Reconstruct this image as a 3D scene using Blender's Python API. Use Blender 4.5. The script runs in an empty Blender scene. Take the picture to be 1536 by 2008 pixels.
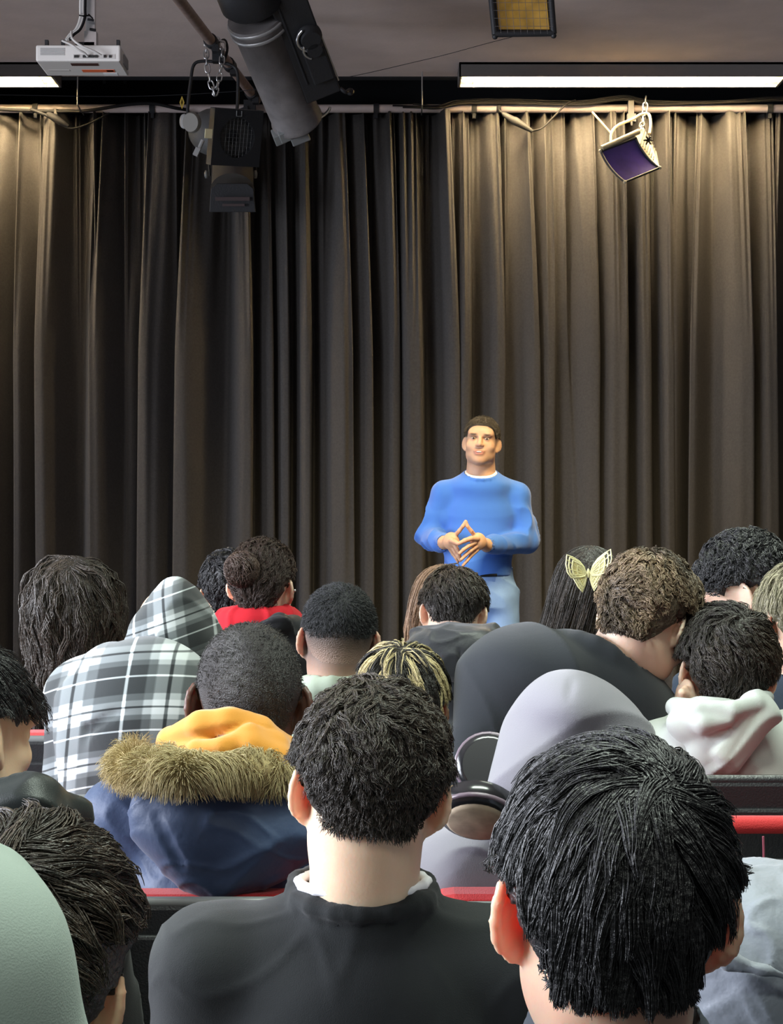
import bpy, math, random
import numpy as np
from mathutils import Vector, Matrix
from mathutils.bvhtree import BVHTree

C = bpy.context.scene.collection
sc = bpy.context.scene
F_PX, CAM_Z = 3600.0, 1.4
# ---------------------------------------------------------------- camera
cam_d = bpy.data.cameras.new('camera')
cam_d.sensor_fit = 'VERTICAL'
cam_d.angle = 2 * math.atan(1004 / F_PX)
cam_d.clip_start = 0.05
cam_d.dof.use_dof = False
cam = bpy.data.objects.new('camera', cam_d); C.objects.link(cam)
cam.location = (0, 0, CAM_Z); cam.rotation_euler = (math.pi / 2, 0, 0)
sc.camera = cam
# ---------------------------------------------------------------- exposure, world
sc.view_settings.view_transform = 'Standard'
sc.view_settings.look = 'None'
sc.view_settings.gamma = 1
sc.view_settings.use_curve_mapping = False
sc.view_settings.exposure = 0.0
w = bpy.data.worlds.new('room_air'); sc.world = w; w.use_nodes = True
w.node_tree.nodes['Background'].inputs[0].default_value = (0.80, 0.86, 1.0, 1)
w.node_tree.nodes['Background'].inputs[1].default_value = 0.06

def area(name, loc, aim, sx, sy, power, col, spread=180):
    l = bpy.data.lights.new(name, 'AREA'); l.shape = 'RECTANGLE'; l.size = sx; l.size_y = sy
    l.energy = power; l.color = col; l.spread = math.radians(spread)
    o = bpy.data.objects.new(name, l); C.objects.link(o); o.location = loc
    o.rotation_euler = (Vector(aim) - Vector(loc)).to_track_quat('-Z', 'Y').to_euler()
    return o
# daylight through the window band in the left wall, and the house fluorescents above the seats, plus an added curtain fill
area('window_daylight', (-4.2, 2.6, 2.0), (0.0, 2.9, 1.2), 4.8, 1.7, 430, (0.86, 0.90, 1.0), 130)
area('curtain_side_fill', (-4.2, 7.9, 1.6), (0.2, 9.3, 1.4), 1.0, 1.6, 26, (0.80, 0.86, 1.0), 110)  # cool fill added to graze the lower curtain folds, no opening behind it
area('house_light', (0.3, -0.4, 3.5), (0.3, 0.8, 0), 1.5, 0.3, 20, (0.92, 1.0, 0.90), 120)
area('house_light', (0.3, 2.2, 3.5), (0.3, 2.2, 0), 1.5, 0.3, 46, (0.86, 1.0, 0.86), 120)
area('house_light', (1.3, 4.6, 3.5), (1.3, 4.6, 0), 1.5, 0.3, 45, (0.88, 1.0, 0.84), 110)
area('stage_front_light', (0.9, 6.3, 3.52), (0.9, 7.6, 1.2), 1.5, 0.25, 40, (1.0, 0.80, 0.44), 80)

# ---------------------------------------------------------------- helpers
def P(px, py, d):
    """a point of the room at distance d in front of the lens that shows at pixel px, py"""
    return np.array([(px - 768) / F_PX * d, d, CAM_Z - (py - 1004) / F_PX * d])

def _in(nd, name, v):
    if name in nd.inputs: nd.inputs[name].default_value = v

def mat(name, col, rough=0.6, metal=0.0, spec=0.5, noise=None, bump=None, sss=0.0, emit=None, sheen=0.0, trans=0.0, coat=0.0, attr=None, tint2=None):
    """principled; noise=(scale, amount) varies the colour, bump=(scale, strength[, detail]) adds relief, attr mixes to tint2 by a mesh attribute"""
    m = bpy.data.materials.new(name); m.use_nodes = True
    nt = m.node_tree; b = nt.nodes['Principled BSDF']
    b.inputs['Base Color'].default_value = (*col, 1)
    b.inputs['Roughness'].default_value = rough
    b.inputs['Metallic'].default_value = metal
    _in(b, 'Specular IOR Level', spec); _in(b, 'Sheen Weight', sheen); _in(b, 'Sheen Roughness', 0.5)
    _in(b, 'Transmission Weight', trans); _in(b, 'Coat Weight', coat)
    if sss: _in(b, 'Subsurface Weight', sss); _in(b, 'Subsurface Radius', (1.0, 0.30, 0.18)); _in(b, 'Subsurface Scale', 0.012)
    if emit: b.inputs['Emission Color'].default_value = (*emit[0], 1); b.inputs['Emission Strength'].default_value = emit[1]
    src = None
    tc = nt.nodes.new('ShaderNodeTexCoord')
    if attr:
        a = nt.nodes.new('ShaderNodeAttribute'); a.attribute_name = attr
        mx = nt.nodes.new('ShaderNodeMix'); mx.data_type = 'RGBA'
        mx.inputs['A'].default_value = (*col, 1); mx.inputs['B'].default_value = (*tint2, 1)
        nt.links.new(a.outputs['Fac'], mx.inputs['Factor']); src = mx.outputs['Result']
        nt.links.new(src, b.inputs['Base Color'])
    if noise:
        n = nt.nodes.new('ShaderNodeTexNoise'); n.inputs['Scale'].default_value = noise[0]; n.inputs['Detail'].default_value = 4
        nt.links.new(tc.outputs['Object'], n.inputs['Vector'])
        mr = nt.nodes.new('ShaderNodeMapRange'); mr.inputs['From Min'].default_value = 0.3; mr.inputs['From Max'].default_value = 0.7
        mr.inputs['To Min'].default_value = 1 - noise[1]; mr.inputs['To Max'].default_value = 1 + noise[1]
        nt.links.new(n.outputs['Fac'], mr.inputs['Value'])
        vm = nt.nodes.new('ShaderNodeVectorMath'); vm.operation = 'SCALE'
        if src is not None: nt.links.new(src, vm.inputs[0])
        else: vm.inputs[0].default_value = col
        nt.links.new(mr.outputs['Result'], vm.inputs['Scale'])
        nt.links.new(vm.outputs['Vector'], b.inputs['Base Color'])
    if bump:
        n = nt.nodes.new('ShaderNodeTexNoise'); n.inputs['Scale'].default_value = bump[0]; n.inputs['Detail'].default_value = bump[2] if len(bump) > 2 else 3
        nt.links.new(tc.outputs['Object'], n.inputs['Vector'])
        bp = nt.nodes.new('ShaderNodeBump'); bp.inputs['Strength'].default_value = bump[1]; bp.inputs['Distance'].default_value = 0.01
        nt.links.new(n.outputs['Fac'], bp.inputs['Height']); nt.links.new(bp.outputs['Normal'], b.inputs['Normal'])
    return m

def mesh_obj(name, V, Fc, m, parent=None, smooth=True, attrs=None, mats=None, mi=None):
    me = bpy.data.meshes.new(name)
    V = np.asarray(V, dtype=np.float32)
    if isinstance(Fc, np.ndarray):
        nf, k = Fc.shape
        me.vertices.add(len(V)); me.vertices.foreach_set('co', V.ravel())
        me.loops.add(nf * k); me.loops.foreach_set('vertex_index', Fc.astype(np.int32).ravel())
        me.polygons.add(nf); me.polygons.foreach_set('loop_start', np.arange(0, nf * k, k, dtype=np.int32))
        me.update(calc_edges=True)
    else:
        me.from_pydata(V.tolist(), [], Fc)
    if isinstance(smooth, bool): me.polygons.foreach_set('use_smooth', np.full(len(me.polygons), smooth))
    else: me.polygons.foreach_set('use_smooth', np.array(smooth, dtype=bool))
    for q in (mats or [m]): me.materials.append(q)
    if mi is not None: me.polygons.foreach_set('material_index', np.array(mi, dtype=np.int32))
    for k_, a in (attrs or {}).items():
        at = me.attributes.new(k_, 'FLOAT', 'POINT'); at.data.foreach_set('value', np.asarray(a, dtype=np.float32))
    me.update()
    o = bpy.data.objects.new(name, me); C.objects.link(o)
    if parent is not None:
        o.parent = parent
        o.matrix_parent_inverse = Matrix.Translation(-Vector(parent.location))
    return o

def unit(v): v = np.asarray(v, float); return v / (np.linalg.norm(v) + 1e-12)
def perp(a):
    a = unit(a); h = np.array([0, 0, 1.0]) if abs(a[2]) < 0.9 else np.array([1.0, 0, 0])
    u = unit(np.cross(a, h)); return u, np.cross(a, u)
def rotm(yaw=0, pitch=0, roll=0):
    """degrees; local x right, y forward, z up. yaw + turns left, pitch + looks up, roll + leans to its right"""
    y, p, r = map(math.radians, (yaw, pitch, roll))
    return np.array(Matrix.Rotation(y, 3, 'Z') @ Matrix.Rotation(p, 3, 'X') @ Matrix.Rotation(r, 3, 'Y'))

class MB:
    def __init__(s): s.v = []; s.f = []; s.s = []; s.m = []
    def add(s, V, Fc, smooth=True, mi=0):
        o = len(s.v); s.v += [tuple(map(float, p)) for p in V]
        for f in Fc: s.f.append([o + i for i in f]); s.s.append(smooth); s.m.append(mi)
    def box(s, c, size, R=None, mi=0, taper=(1, 1)):
        c = np.asarray(c, float); h = np.asarray(size, float) / 2; R = np.eye(3) if R is None else R
        V = []
        for z in (-1, 1):
            t = taper if z > 0 else (1, 1)
            for x, y in ((-1, -1), (1, -1), (1, 1), (-1, 1)):
                V.append(c + R @ np.array([x * h[0] * t[0], y * h[1] * t[1], z * h[2]]))
        s.add(V, [(3, 2, 1, 0), (4, 5, 6, 7), (0, 1, 5, 4), (1, 2, 6, 5), (2, 3, 7, 6), (3, 0, 4, 7)], False, mi)
    def ring_loft(s, rings, closed=True, cap=True, smooth=True, mi=0, capsmooth=False):
        n = len(rings[0]); V = [p for r in rings for p in r]; Fc = []
        for k in range(len(rings) - 1):
            for i in range(n if closed else n - 1):
                j = (i + 1) % n; Fc.append((k * n + i, k * n + j, (k + 1) * n + j, (k + 1) * n + i))
        s.add(V, Fc, smooth, mi)
        if cap:
            s.add(rings[0], [list(range(n))[::-1]], capsmooth, mi); s.add(rings[-1], [list(range(n))], capsmooth, mi)
    def cyl(s, a, b, r0, r1=None, n=20, cap=True, mi=0, smooth=True):
        r1 = r0 if r1 is None else r1; a = np.asarray(a, float); b = np.asarray(b, float); u, v = perp(b - a)
        R = []
        for c, r in ((a, r0), (b, r1)):
            R.append([c + r * (u * math.cos(t) + v * math.sin(t)) for t in np.linspace(0, 2 * math.pi, n, endpoint=False)])
        s.ring_loft(R, cap=cap, smooth=smooth, mi=mi)
    def lathe(s, a, axis, prof, n=28, mi=0, cap=True, smooth=True):
        a = np.asarray(a, float); ax = unit(axis); u, v = perp(ax); R = []
        for h, r in prof:
            R.append([a + ax * h + r * (u * math.cos(t) + v * math.sin(t)) for t in np.linspace(0, 2 * math.pi, n, endpoint=False)])
        s.ring_loft(R, cap=cap, smooth=smooth, mi=mi)
    def tube(s, pts, r, n=8, mi=0, closed=False):
        pts = [np.asarray(p, float) for p in pts]; m = len(pts); R = []
        pv = None
        for i, p in enumerate(pts):
            if closed: t = pts[(i + 1) % m] - pts[i - 1]
            else: t = pts[min(i + 1, m - 1)] - pts[max(i - 1, 0)]
            t = unit(t)
            if pv is None: u, _ = perp(t)
            else: u = unit(pv - t * np.dot(pv, t))
            pv = u; v = np.cross(t, u); rr = r[i] if hasattr(r, '__len__') else r
            R.append([p + rr * (u * math.cos(q) + v * math.sin(q)) for q in np.linspace(0, 2 * math.pi, n, endpoint=False)])
        if closed: R.append(R[0])
        s.ring_loft(R, cap=not closed, mi=mi)
    def sphere(s, c, r, n=14, mi=0, R=None):
        c = np.asarray(c, float); r = np.broadcast_to(np.asarray(r, float), (3,)); R = np.eye(3) if R is None else R
        rings = []
        for i in range(n // 2 + 1):
            th = math.pi * (i + 0.001) / (n // 2 + 0.002) 
            rings.append([c + R @ (r * np.array([math.sin(th) * math.cos(q), math.sin(th) * math.sin(q), math.cos(th)])) for q in np.linspace(0, 2 * math.pi, n, endpoint=False)])
        s.ring_loft(rings[::-1], mi=mi, capsmooth=True)
    def prism(s, poly, depth, origin, R, mi=0):
        """2D polygon in the local xz plane, extruded along local y by depth (centred)"""
        o = np.asarray(origin, float); n = len(poly)
        A = [o + R @ np.array([x, -depth / 2, z]) for x, z in poly]; B = [o + R @ np.array([x, depth / 2, z]) for x, z in poly]
        s.add(A + B, [list(range(n)), list(range(2 * n - 1, n - 1, -1))] + [(i, n + i, n + (i + 1) % n, (i + 1) % n) for i in range(n)], False, mi)
    def build(s, name, m, parent=None, bevel=0.0):
        mats = m if isinstance(m, (list, tuple)) else [m]
        o = mesh_obj(name, s.v, s.f, None, parent, smooth=s.s, mats=mats, mi=s.m)
        if bevel:
            b = o.modifiers.new('bevel', 'BEVEL'); b.width = bevel; b.segments = 2; b.limit_method = 'ANGLE'
        return o

def catmull(pts, n=8):
    pts = [np.asarray(p, float) for p in pts]; out = []
    q = [2 * pts[0] - pts[1]] + pts + [2 * pts[-1] - pts[-2]]
    for i in range(1, len(q) - 2):
        for t in np.linspace(0, 1, n, endpoint=False):
            a, b, c, d = q[i - 1], q[i], q[i + 1], q[i + 2]
            out.append(0.5 * ((2 * b) + (c - a) * t + (2 * a - 5 * b + 4 * c - d) * t * t + (-a + 3 * b - 3 * c + d) * t ** 3))
    out.append(pts[-1]); return out

def tag(o, label=None, cat=None, group=None, kind=None):
    if label: o['label'] = label
    if cat: o['category'] = cat
    if group: o['group'] = group
    if kind: o['kind'] = kind
    return o
def thing(name, label, cat, loc=(0, 0, 0), group=None):
    o = bpy.data.objects.new(name, None); C.objects.link(o); o.location = tuple(map(float, loc)); o.empty_display_size = 0.1
    return tag(o, label, cat, group)
def struct(o): o['kind'] = 'structure'; return o
# ================================================================ materials
M_ceil = mat('matt ceiling paint', (0.62, 0.52, 0.48), 0.9, noise=(6, .06), bump=(60, .08))
M_black = mat('matt black', (0.012, 0.013, 0.016), 0.85, bump=(30, .1))
M_wall = mat('dark wall paint', (0.05, 0.05, 0.055), 0.9, bump=(40, .1))
M_floor = mat('dark vinyl floor', (0.035, 0.033, 0.035), 0.45, noise=(8, .2))
M_pipe = mat('painted steel pipe', (0.50, 0.42, 0.40), 0.5, noise=(20, .05))
M_oldpipe = mat('scuffed scaffold pipe', (0.30, 0.22, 0.19), 0.5, metal=0.2, noise=(30, .2))
M_lampblack = mat('lamp housing black', (0.022, 0.023, 0.026), 0.5, metal=0.3, bump=(120, .08))
M_lampgrey = mat('lamp housing worn grey', (0.16, 0.15, 0.15), 0.5, metal=0.3, noise=(14, .2), bump=(120, .08))
M_steel = mat('bright steel', (0.62, 0.63, 0.64), 0.28, metal=0.95)
M_cream = mat('cream lamp paint', (0.34, 0.30, 0.20), 0.45, noise=(15, .1))
M_rubber = mat('black rubber cable', (0.010, 0.010, 0.011), 0.6, spec=.12)
M_white = mat('white plastic', (0.72, 0.70, 0.67), 0.4)
M_greyp = mat('grey plastic', (0.30, 0.30, 0.30), 0.5)
M_cord = mat('pale cable', (0.55, 0.54, 0.52), 0.4)
M_seatblk = mat('black moulded seat plastic', (0.022, 0.023, 0.025), 0.35, bump=(300, .15))
M_seatrim = mat('grey seat rim', (0.16, 0.17, 0.17), 0.35)
M_red = mat('red seat cloth', (0.55, 0.020, 0.022), 0.8, bump=(500, .2), sheen=.2)

# ================================================================ shell
def slab(name, c, s, m):
    b = MB(); b.box(c, s); return struct(b.build(name, m))
slab('floor', (0, 4.8, -0.05), (9.0, 11.6, 0.1), M_floor)
slab('ceiling', (0, 4.15, 3.68), (9.0, 10.5, 0.1), M_ceil)
slab('wall_back', (0, 10.3, 2.3), (9.0, 0.1, 4.6), M_black)
slab('wall_right', (4.5, 4.8, 2.3), (0.1, 11.6, 4.6), M_wall)
b = MB()   # left wall with a band of window openings
b.box((-4.5, 4.8, 0.55), (0.1, 11.6, 1.1)); b.box((-4.5, 4.8, 3.75), (0.1, 11.6, 1.7))
b.box((-4.5, -0.4, 2.0), (0.1, 1.2, 1.8)); b.box((-4.5, 8.3, 2.0), (0.1, 4.6, 1.8))
struct(b.build('wall_left', M_wall))
slab('wall_rear', (0, -1.0, 1.9), (9.0, 0.1, 3.8), M_wall)
slab('trim_recess', (0, 9.43, 4.2), (9.0, 0.06, 1.15), M_black)
slab('trim_roof', (0, 9.9, 4.65), (9.0, 1.0, 0.1), M_black)
for i, y0 in enumerate((0.2, 2.15, 4.1)):
    b = MB()
    for dy in (0, 1.95): b.box((-4.5, y0 + dy, 2.0), (0.12, 0.06, 1.8))
    for z in (1.13, 2.0, 2.87): b.box((-4.5, y0 + 0.975, z), (0.12, 1.95, 0.05))
    struct(b.build('window_%d' % (i + 1), M_white))

# ================================================================ curtain
M_cur = mat('heavy dark drape cloth', (0.064, 0.060, 0.057), 0.92, sheen=0.0, noise=(90, .10), bump=(420, .35))
_b = bpy.data.materials['heavy dark drape cloth'].node_tree.nodes['Principled BSDF']; _in(_b, 'Specular IOR Level', 0.15)
# fold crests: centre px, half width px, relief, lean (-1 sharp on its left, +1 sharp on its right)
RID = [(-60, 16, .8, -1), (-22, 14, .7, -1), (14, 15, 1, -1), (70, 11, .9, -1), (124, 18, 1, -1), (186, 12, .7, .2), (224, 16, 1, -1), (262, 10, .3, -1), (318, 18, .9, -1), (345, 8, .25, 0), (398, 26, 1, -1), (468, 16, .9, .6), (516, 12, .7, .8), (548, 12, .7, .5),
       (592, 12, .8, .4), (630, 10, .4, .5), (656, 13, 1, 1), (696, 14, .9, .9), (750, 15, .8, .9), (804, 20, 1, .3), (862, 13, .9, 1), (902, 14, .9, .3), (952, 14, .9, .9), (984, 9, .4, .5), (1014, 15, 1, 1), (1060, 15, .9, .5), (1094, 10, .5, .8), (1132, 19, 1, .9), (1192, 24, 1, .5), (1254, 14, .9, .4), (1300, 13, .9, .4),
       (1330, 11, .8, -.6), (1376, 11, .8, -.9), (1426, 22, 1, .8), (1492, 18, .9, .4), (1528, 9, .8, -.8), (1580, 20, .9, .5)]
YC = 9.62
def curtain():
    rng = random.Random(4)
    rid = [((px - 768) / F_PX * YC, hw / F_PX * YC, h, ln) for px, hw, h, ln in RID]
    x = rid[0][0] - .16
    while x > -4.2: rid.append((x, rng.uniform(.03, .06), rng.uniform(.6, 1), rng.choice((-1, -.5, .5)))); x -= rng.uniform(.12, .2)
    x = rid[len(RID) - 1][0] + .16
    while x < 4.2: rid.append((x, rng.uniform(.03, .06), rng.uniform(.6, 1), rng.choice((1, -.5, .5)))); x += rng.uniform(.12, .2)
    T = np.linspace(-4.2, 4.2, 4400); Z = np.linspace(0.03, 3.47, 40)
    X = np.zeros((len(Z), len(T))); Y = np.zeros_like(X)
    g = [(rng.uniform(-4.2, 4.2), rng.uniform(.006, .014), rng.uniform(.4, 1)) for _ in range(640)]
    ph = [rng.uniform(0, 6.28) for _ in rid]
    for k, z in enumerate(Z):
        top = max(0.0, (z - 2.2) / 1.27) ** 1.3
        y = np.zeros(len(T)); dx = np.zeros(len(T))
        for (c, hw, h, ln), p in zip(rid, ph):
            cc = c + 0.008 * math.sin(z * 1.1 + p); ww = hw * (1.22 - 0.06 * z) * (1 - .25 * top)
            u = (T - cc) / ww; bmp = np.exp(-np.abs(u) ** 4 * 0.6)
            a = 0.15 * h * (1 - .45 * top)
            y -= a * bmp; dx += a * bmp * ln * 0.62
        for c, s_, h in g:
            if top > 0: u = (T - c) / s_; msk = np.abs(u) < 4; y[msk] -= 0.036 * top * h * np.exp(-u[msk] ** 2)
        y += 0.012 * np.sin(T * 9 + z * .7) + .004 * np.sin(T * 61 + z)
        X[k] = T + dx; Y[k] = YC + y
    V = np.stack([X, Y, np.repeat(Z[:, None], len(T), 1)], -1).reshape(-1, 3)
    n = len(T); i = np.arange(len(Z) - 1)[:, None] * n + np.arange(n - 1)[None]
    Fc = np.stack([i, i + 1, i + n + 1, i + n], -1).reshape(-1, 4)
    o = mesh_obj('stage_curtain', V, Fc, M_cur)
    s = o.modifiers.new('thickness', 'SOLIDIFY'); s.thickness = 0.003
    return tag(o, 'floor-length black gathered curtain hanging from the pale pipe across the whole stage', 'curtain')
curtain()

# ================================================================ pipe, clamps, cables
DP = 9.5
zp = P(0, 213, DP)[2]
t = thing('curtain_pipe', 'long pale pink steel pipe carrying the stage curtain', 'pipe', (0, DP, zp))
b = MB(); b.cyl((-4.4, DP, zp), (4.4, DP, zp), 0.0215, n=20); b.build('tube', M_pipe, t)
for px in (70, 299, 560, 738, 930, 1510):
    b = MB(); q = P(px, 213, DP); b.cyl(q - [.014, 0, 0], q + [.014, 0, 0], 0.027, n=18); b.box(q + [0, 0, -.035], (.016, .02, .03)); b.build('tie_band', M_black, t)
for px, y0 in ((152, 150), (828, 118)):
    b = MB(); q = P(px, 205, 9.3); b.cyl(P(px, y0, 9.3), q, 0.0035, n=8)
    b.tube([q, q + [0, .1, -.01], q + [0, .19, -.012]], .0035, 6); b.build('hanger_rod', M_steel, t)

def cable(name, pts, r, m, label, cat='cable', n=8):
    b = MB(); b.tube(catmull(pts, 8), r, n); return tag(b.build(name, m), label, cat)
cable('power_cable', [P(-40, 212, 9.44), P(60, 217, 9.44), P(160, 218, 9.43), P(250, 205, 9.44), P(300, 203, 9.45), P(345, 212, 9.45), P(372, 216, 9.5)], .009, M_rubber, 'thick black power cable lying along the left end of the pale pipe')
b = MB(); b.tube(catmull([P(60, 214, 9.42), P(95, 228, 9.40), P(118, 244, 9.40)], 6), .008); b.tube(catmull([P(118, 244, 9.40), P(142, 252, 9.4), P(175, 242, 9.42), P(215, 222, 9.44)], 8), .005)
b.lathe(P(92, 222, 9.4), P(140, 252, 9.4) - P(92, 222, 9.4), [(0, .008), (.012, .016), (.05, .02), (.09, .017), (.13, .009)], 12)
tag(b.build('hanging_connector', M_rubber), 'black cable connector drooping below the pipe near its left end', 'connector')
t = thing('cable_bundle', 'bundle of black cables running along the right half of the pale pipe', 'cable', P(1180, 200, DP - .03))
for k, (dy, w_) in enumerate(((0, 5), (3, 4), (-3, 7), (5, 3))):
    b = MB(); b.tube(catmull([P(770 + 20 * k, 207 + dy, DP - .03), P(860, 209 + dy * .6, DP - .03 - .008 * k), P(905, 199 + dy, DP - .03), P(1000, 198 + dy, DP - .035), P(1085, 202 + dy * w_ * .2, DP - .035), P(1150, 200 + dy, DP - .04), P(1225, 190 + dy, DP - .035), P(1275, 200 + dy, DP - .03), P(1400, 200 + dy * .5, DP - .03), P(1560, 190 + dy, DP - .03)], 8), .0045 + .0012 * (k % 2)); b.build('cable', M_rubber, t)
t = thing('cable_connector', 'grey inline cable plug drooping under the pipe left of the purple gel lamp', 'connector', P(1012, 240, 9.42))
b = MB(); q0 = P(985, 222, 9.42); ax = P(1045, 258, 9.42) - q0; L = np.linalg.norm(ax)
b.lathe(q0, ax, [(0, .006), (.01, .013), (L * .35, .017), (L * .38, .021), (L * .5, .021), (L * .55, .019), (L * .85, .013), (L, .008)], 14); b.build('plug_body', mat('worn grey rubber', (.022, .022, .022), .6, spec=.15), t)
b = MB(); b.tube(catmull([P(978, 208, 9.44), P(980, 217, 9.42), P(986, 223, 9.42)], 6), .005); b.build('lead', M_rubber, t); b = MB(); b.tube(catmull([P(1044, 257, 9.42), P(1065, 250, 9.42), P(1090, 225, 9.43), P(1112, 203, 9.45), P(1130, 196, 9.46)], 8), .005); b.build('lead', M_rubber, t)
b = MB(); q = P(978, 211, DP); b.cyl(q - [.012, 0, 0], q + [.012, 0, 0], 0.027, n=16); b.build('tie_band', M_black, t)
cable('guy_wire', [P(-20, 186, 8.9), P(300, 188, 8.8), P(600, 165, 8.6), P(830, 118, 8.8), P(960, 84, 8.6), P(1055, 60, 8.42)], .0014, M_black, 'thin dark wire strung across under the ceiling', 'wire', 5)

# ================================================================ fluorescent fittings
M_tube = mat('glowing fluorescent tube', (1, 1, 1), 0.5, emit=((1.0, 0.76, 0.44), 430.0))
M_refl = mat('pale louvre metal', (0.80, 0.76, 0.62), 0.3, metal=0.3)
M_fitgrey = mat('fitting grey paint', (0.115, 0.105, 0.10), 0.8)
def fitting(x0, x1, label):
    zc = P(0, 150, 9.1)[2]; yf, yb = 9.1, 9.34; xc = (x0 + x1) / 2; L = x1 - x0; ym = (yf + yb) / 2
    t = thing('ceiling_light', label, 'ceiling light', (xc, ym, 3.63), 'fluorescent louvre fittings over the stage')
    b = MB(); b.box((xc, yf + .004, zc + .04), (L, .008, .08)); b.box((xc, yb - .004, zc + .04), (L, .008, .08)); b.box((xc, ym, 3.625), (L, yb - yf, .012))
    for x in (x0 + .004, x1 - .004): b.box((x, ym, zc + .04), (.008, yb - yf, .08))
    b.build('housing', M_fitgrey, t)
    for yy in (ym - .06, ym + .06):
        b = MB(); b.cyl((x0 + .06, yy, zc + .034), (x1 - .06, yy, zc + .034), .013, n=12); b.build('tube', M_tube, t)
    b = MB(); n = int(L / .062)
    for i in range(n + 1):
        b.box((x0 + .012 + (L - .024) * i / n, ym, zc + .012), (.0015, yb - yf - .02, .022))
    for yy in np.linspace(yf + .012, yb - .012, 5): b.box((xc, yy, zc + .015), (L - .02, .0015, .028))
    b.box((xc, ym, zc + .065), (L - .02, yb - yf - .02, .004))
    b.build('louvre', M_refl, t)
fitting(P(901, 150, 9.1)[0], P(1545, 150, 9.1)[0], 'lit fluorescent louvre light fitting above the right half of the curtain')
fitting(P(-540, 150, 9.1)[0], P(104, 150, 9.1)[0], 'lit fluorescent louvre light fitting at the left edge below the projector')
for px, lb in ((205, 'small bright bolt on the black wall nearer the projector'), (246, 'small bright bolt on the black wall nearer the square-fronted lamp')):
    b = MB(); q = P(px, 162, 10.22); b.lathe(q, (0, -1, 0), [(0, .008), (.012, .011), (.02, .006)], 10); tag(b.build('wall_bolt', M_steel), lb, 'bolt', 'bolts above the pipe')
b = MB(); b.box(P(391, 151, 10.2), (.038, .02, .012)); tag(b.build('wall_label', M_white), 'tiny white label strip on the black wall behind the chain', 'label')
# ================================================================ lantern rig
def LF(A, B):
    """frame of a long thing from A to B: s to the right of it as one faces it, a along it, n towards the room"""
    A = np.asarray(A, float); B = np.asarray(B, float); a = unit(B - A); view = unit((A + B) / 2 - np.array([0, 0, CAM_Z]))
    s = unit(np.cross(a, view)); s = s if s[0] > 0 else -s
    n = np.cross(s, a); n = n if np.dot(n, view) < 0 else -n
    return A, np.linalg.norm(B - A), s, a, n

# long scaffold pole running from over the seats to the curtain pipe
pA, pB = P(338, -18, 7.35), P(503, 196, 9.42)
t = thing('scaffold_pole', 'scuffed brown-grey scaffold pole running towards the curtain above the hanging lamps', 'pole', pB)
b = MB(); b.cyl(pA, pB, .0235, n=20); b.build('tube', M_oldpipe, t)
for f, L in ((.40, .05), (.62, .07), (.93, .08)):
    b = MB(); q = pA + (pB - pA) * f; a = unit(pB - pA); b.cyl(q - a * L / 2, q + a * L / 2, .031, n=16); b.box(q + [.02, 0, -.035], (.03, .05, .03)); b.build('clamp', M_lampblack, t)

# big profile spotlight
A, L, s, a, n = LF(P(470, -70, 7.15), P(590, 236, 7.75))
R3 = np.stack([s, a, n], 1)
t = thing('profile_spotlight', 'big black profile spotlight hanging from the ceiling, tilted down to the right', 'stage light', A)
def L3(u, w_, v): return A + s * u + a * w_ + n * v
b = MB(); b.lathe(A - a * .05, a, [(0, .10), (.03, .135), (.22, .135), (.245, .118)], 30); b.build('lamp_house', M_lampblack, t)
b = MB(); b.lathe(L3(-.015, .24, 0), a, [(0, .118), (.02, .122), (.045, .122), (.05, .112), (L - .27, .105), (L - .26, .11), (L - .245, .11)], 30); b.build('lens_barrel', M_lampgrey, t)
b = MB()
for k in (.25, .285): b.lathe(L3(-.015, k, 0), a, [(0, .121), (.003, .1245), (.013, .1245), (.016, .121)], 30)
b.build('barrel_ring', mat('worn light edge', (.33, .33, .33), .4, metal=.5), t)
b = MB(); b.box(L3(.125, .16 + .18, -.01), (.15, L - .14, .20), R3); b.box(L3(.08, .30, .085), (.012, L - .24, .02), R3)
b.box(L3(.15, .5, .04), (.09, .16, .15), R3); b.build('side_housing', M_lampblack, t, bevel=.008)
for k, r in ((.36, .052), (.41, .042)):
    b = MB(); b.lathe(L3(.155, k, .08), n, [(0, r), (.02, r), (.03, r * .8), (.05, r * .75)], 22); b.build('focus_knob', M_lampblack, t)
    b = MB(); b.tube([L3(.155 - math.cos(q) * r * 1.05, k + math.sin(q) * r * 1.05, .115) for q in np.linspace(-1.2, 1.0, 9)], .006, 8); b.build('knob_edge', M_steel, t)
b = MB(); b.tube([L3(.20, .34, .08), L3(.205, .62, .08)], .004, 6); b.build('side_rod', M_steel, t)
b = MB(); b.box(L3(-.06, L - .005, .03), (.10, .05, .10), R3); b.box(L3(-.11, L + .012, .03), (.05, .05, .06), R3); b.box(L3(-.03, L + .03, .07), (.08, .05, .02), R3); b.build('frame_slot', M_seatrim, t, bevel=.004)
b = MB(); b.tube([L3(.05 + .085 * math.cos(q), L - .01 + .035 * math.sin(q), .0) for q in np.linspace(.1, 2.6, 10)], .007, 8); b.build('lens_rim', M_steel, t)
b = MB(); b.tube([L3(.0, .0, .14), L3(0, -.2, .20), L3(.02, -.30, .1)], .01, 8); b.box(L3(.02, -.30, .05), (.05, .05, .08), R3); b.tube([L3(.02, -.3, .05), L3(.02, -.3, .05) + np.array([0, 0, 1]) * (3.62 - L3(.02, -.3, .05)[2])], .012, 8); b.build('yoke', M_lampblack, t)
b = MB(); b.tube(catmull([L3(.20, .66, .08), L3(.215, .68, .09), L3(.235, .70, .06)], 5), .008, 8); b.sphere(L3(.235, .71, .06), .016, 10); b.build('tail_lever', M_lampblack, t)

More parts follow.
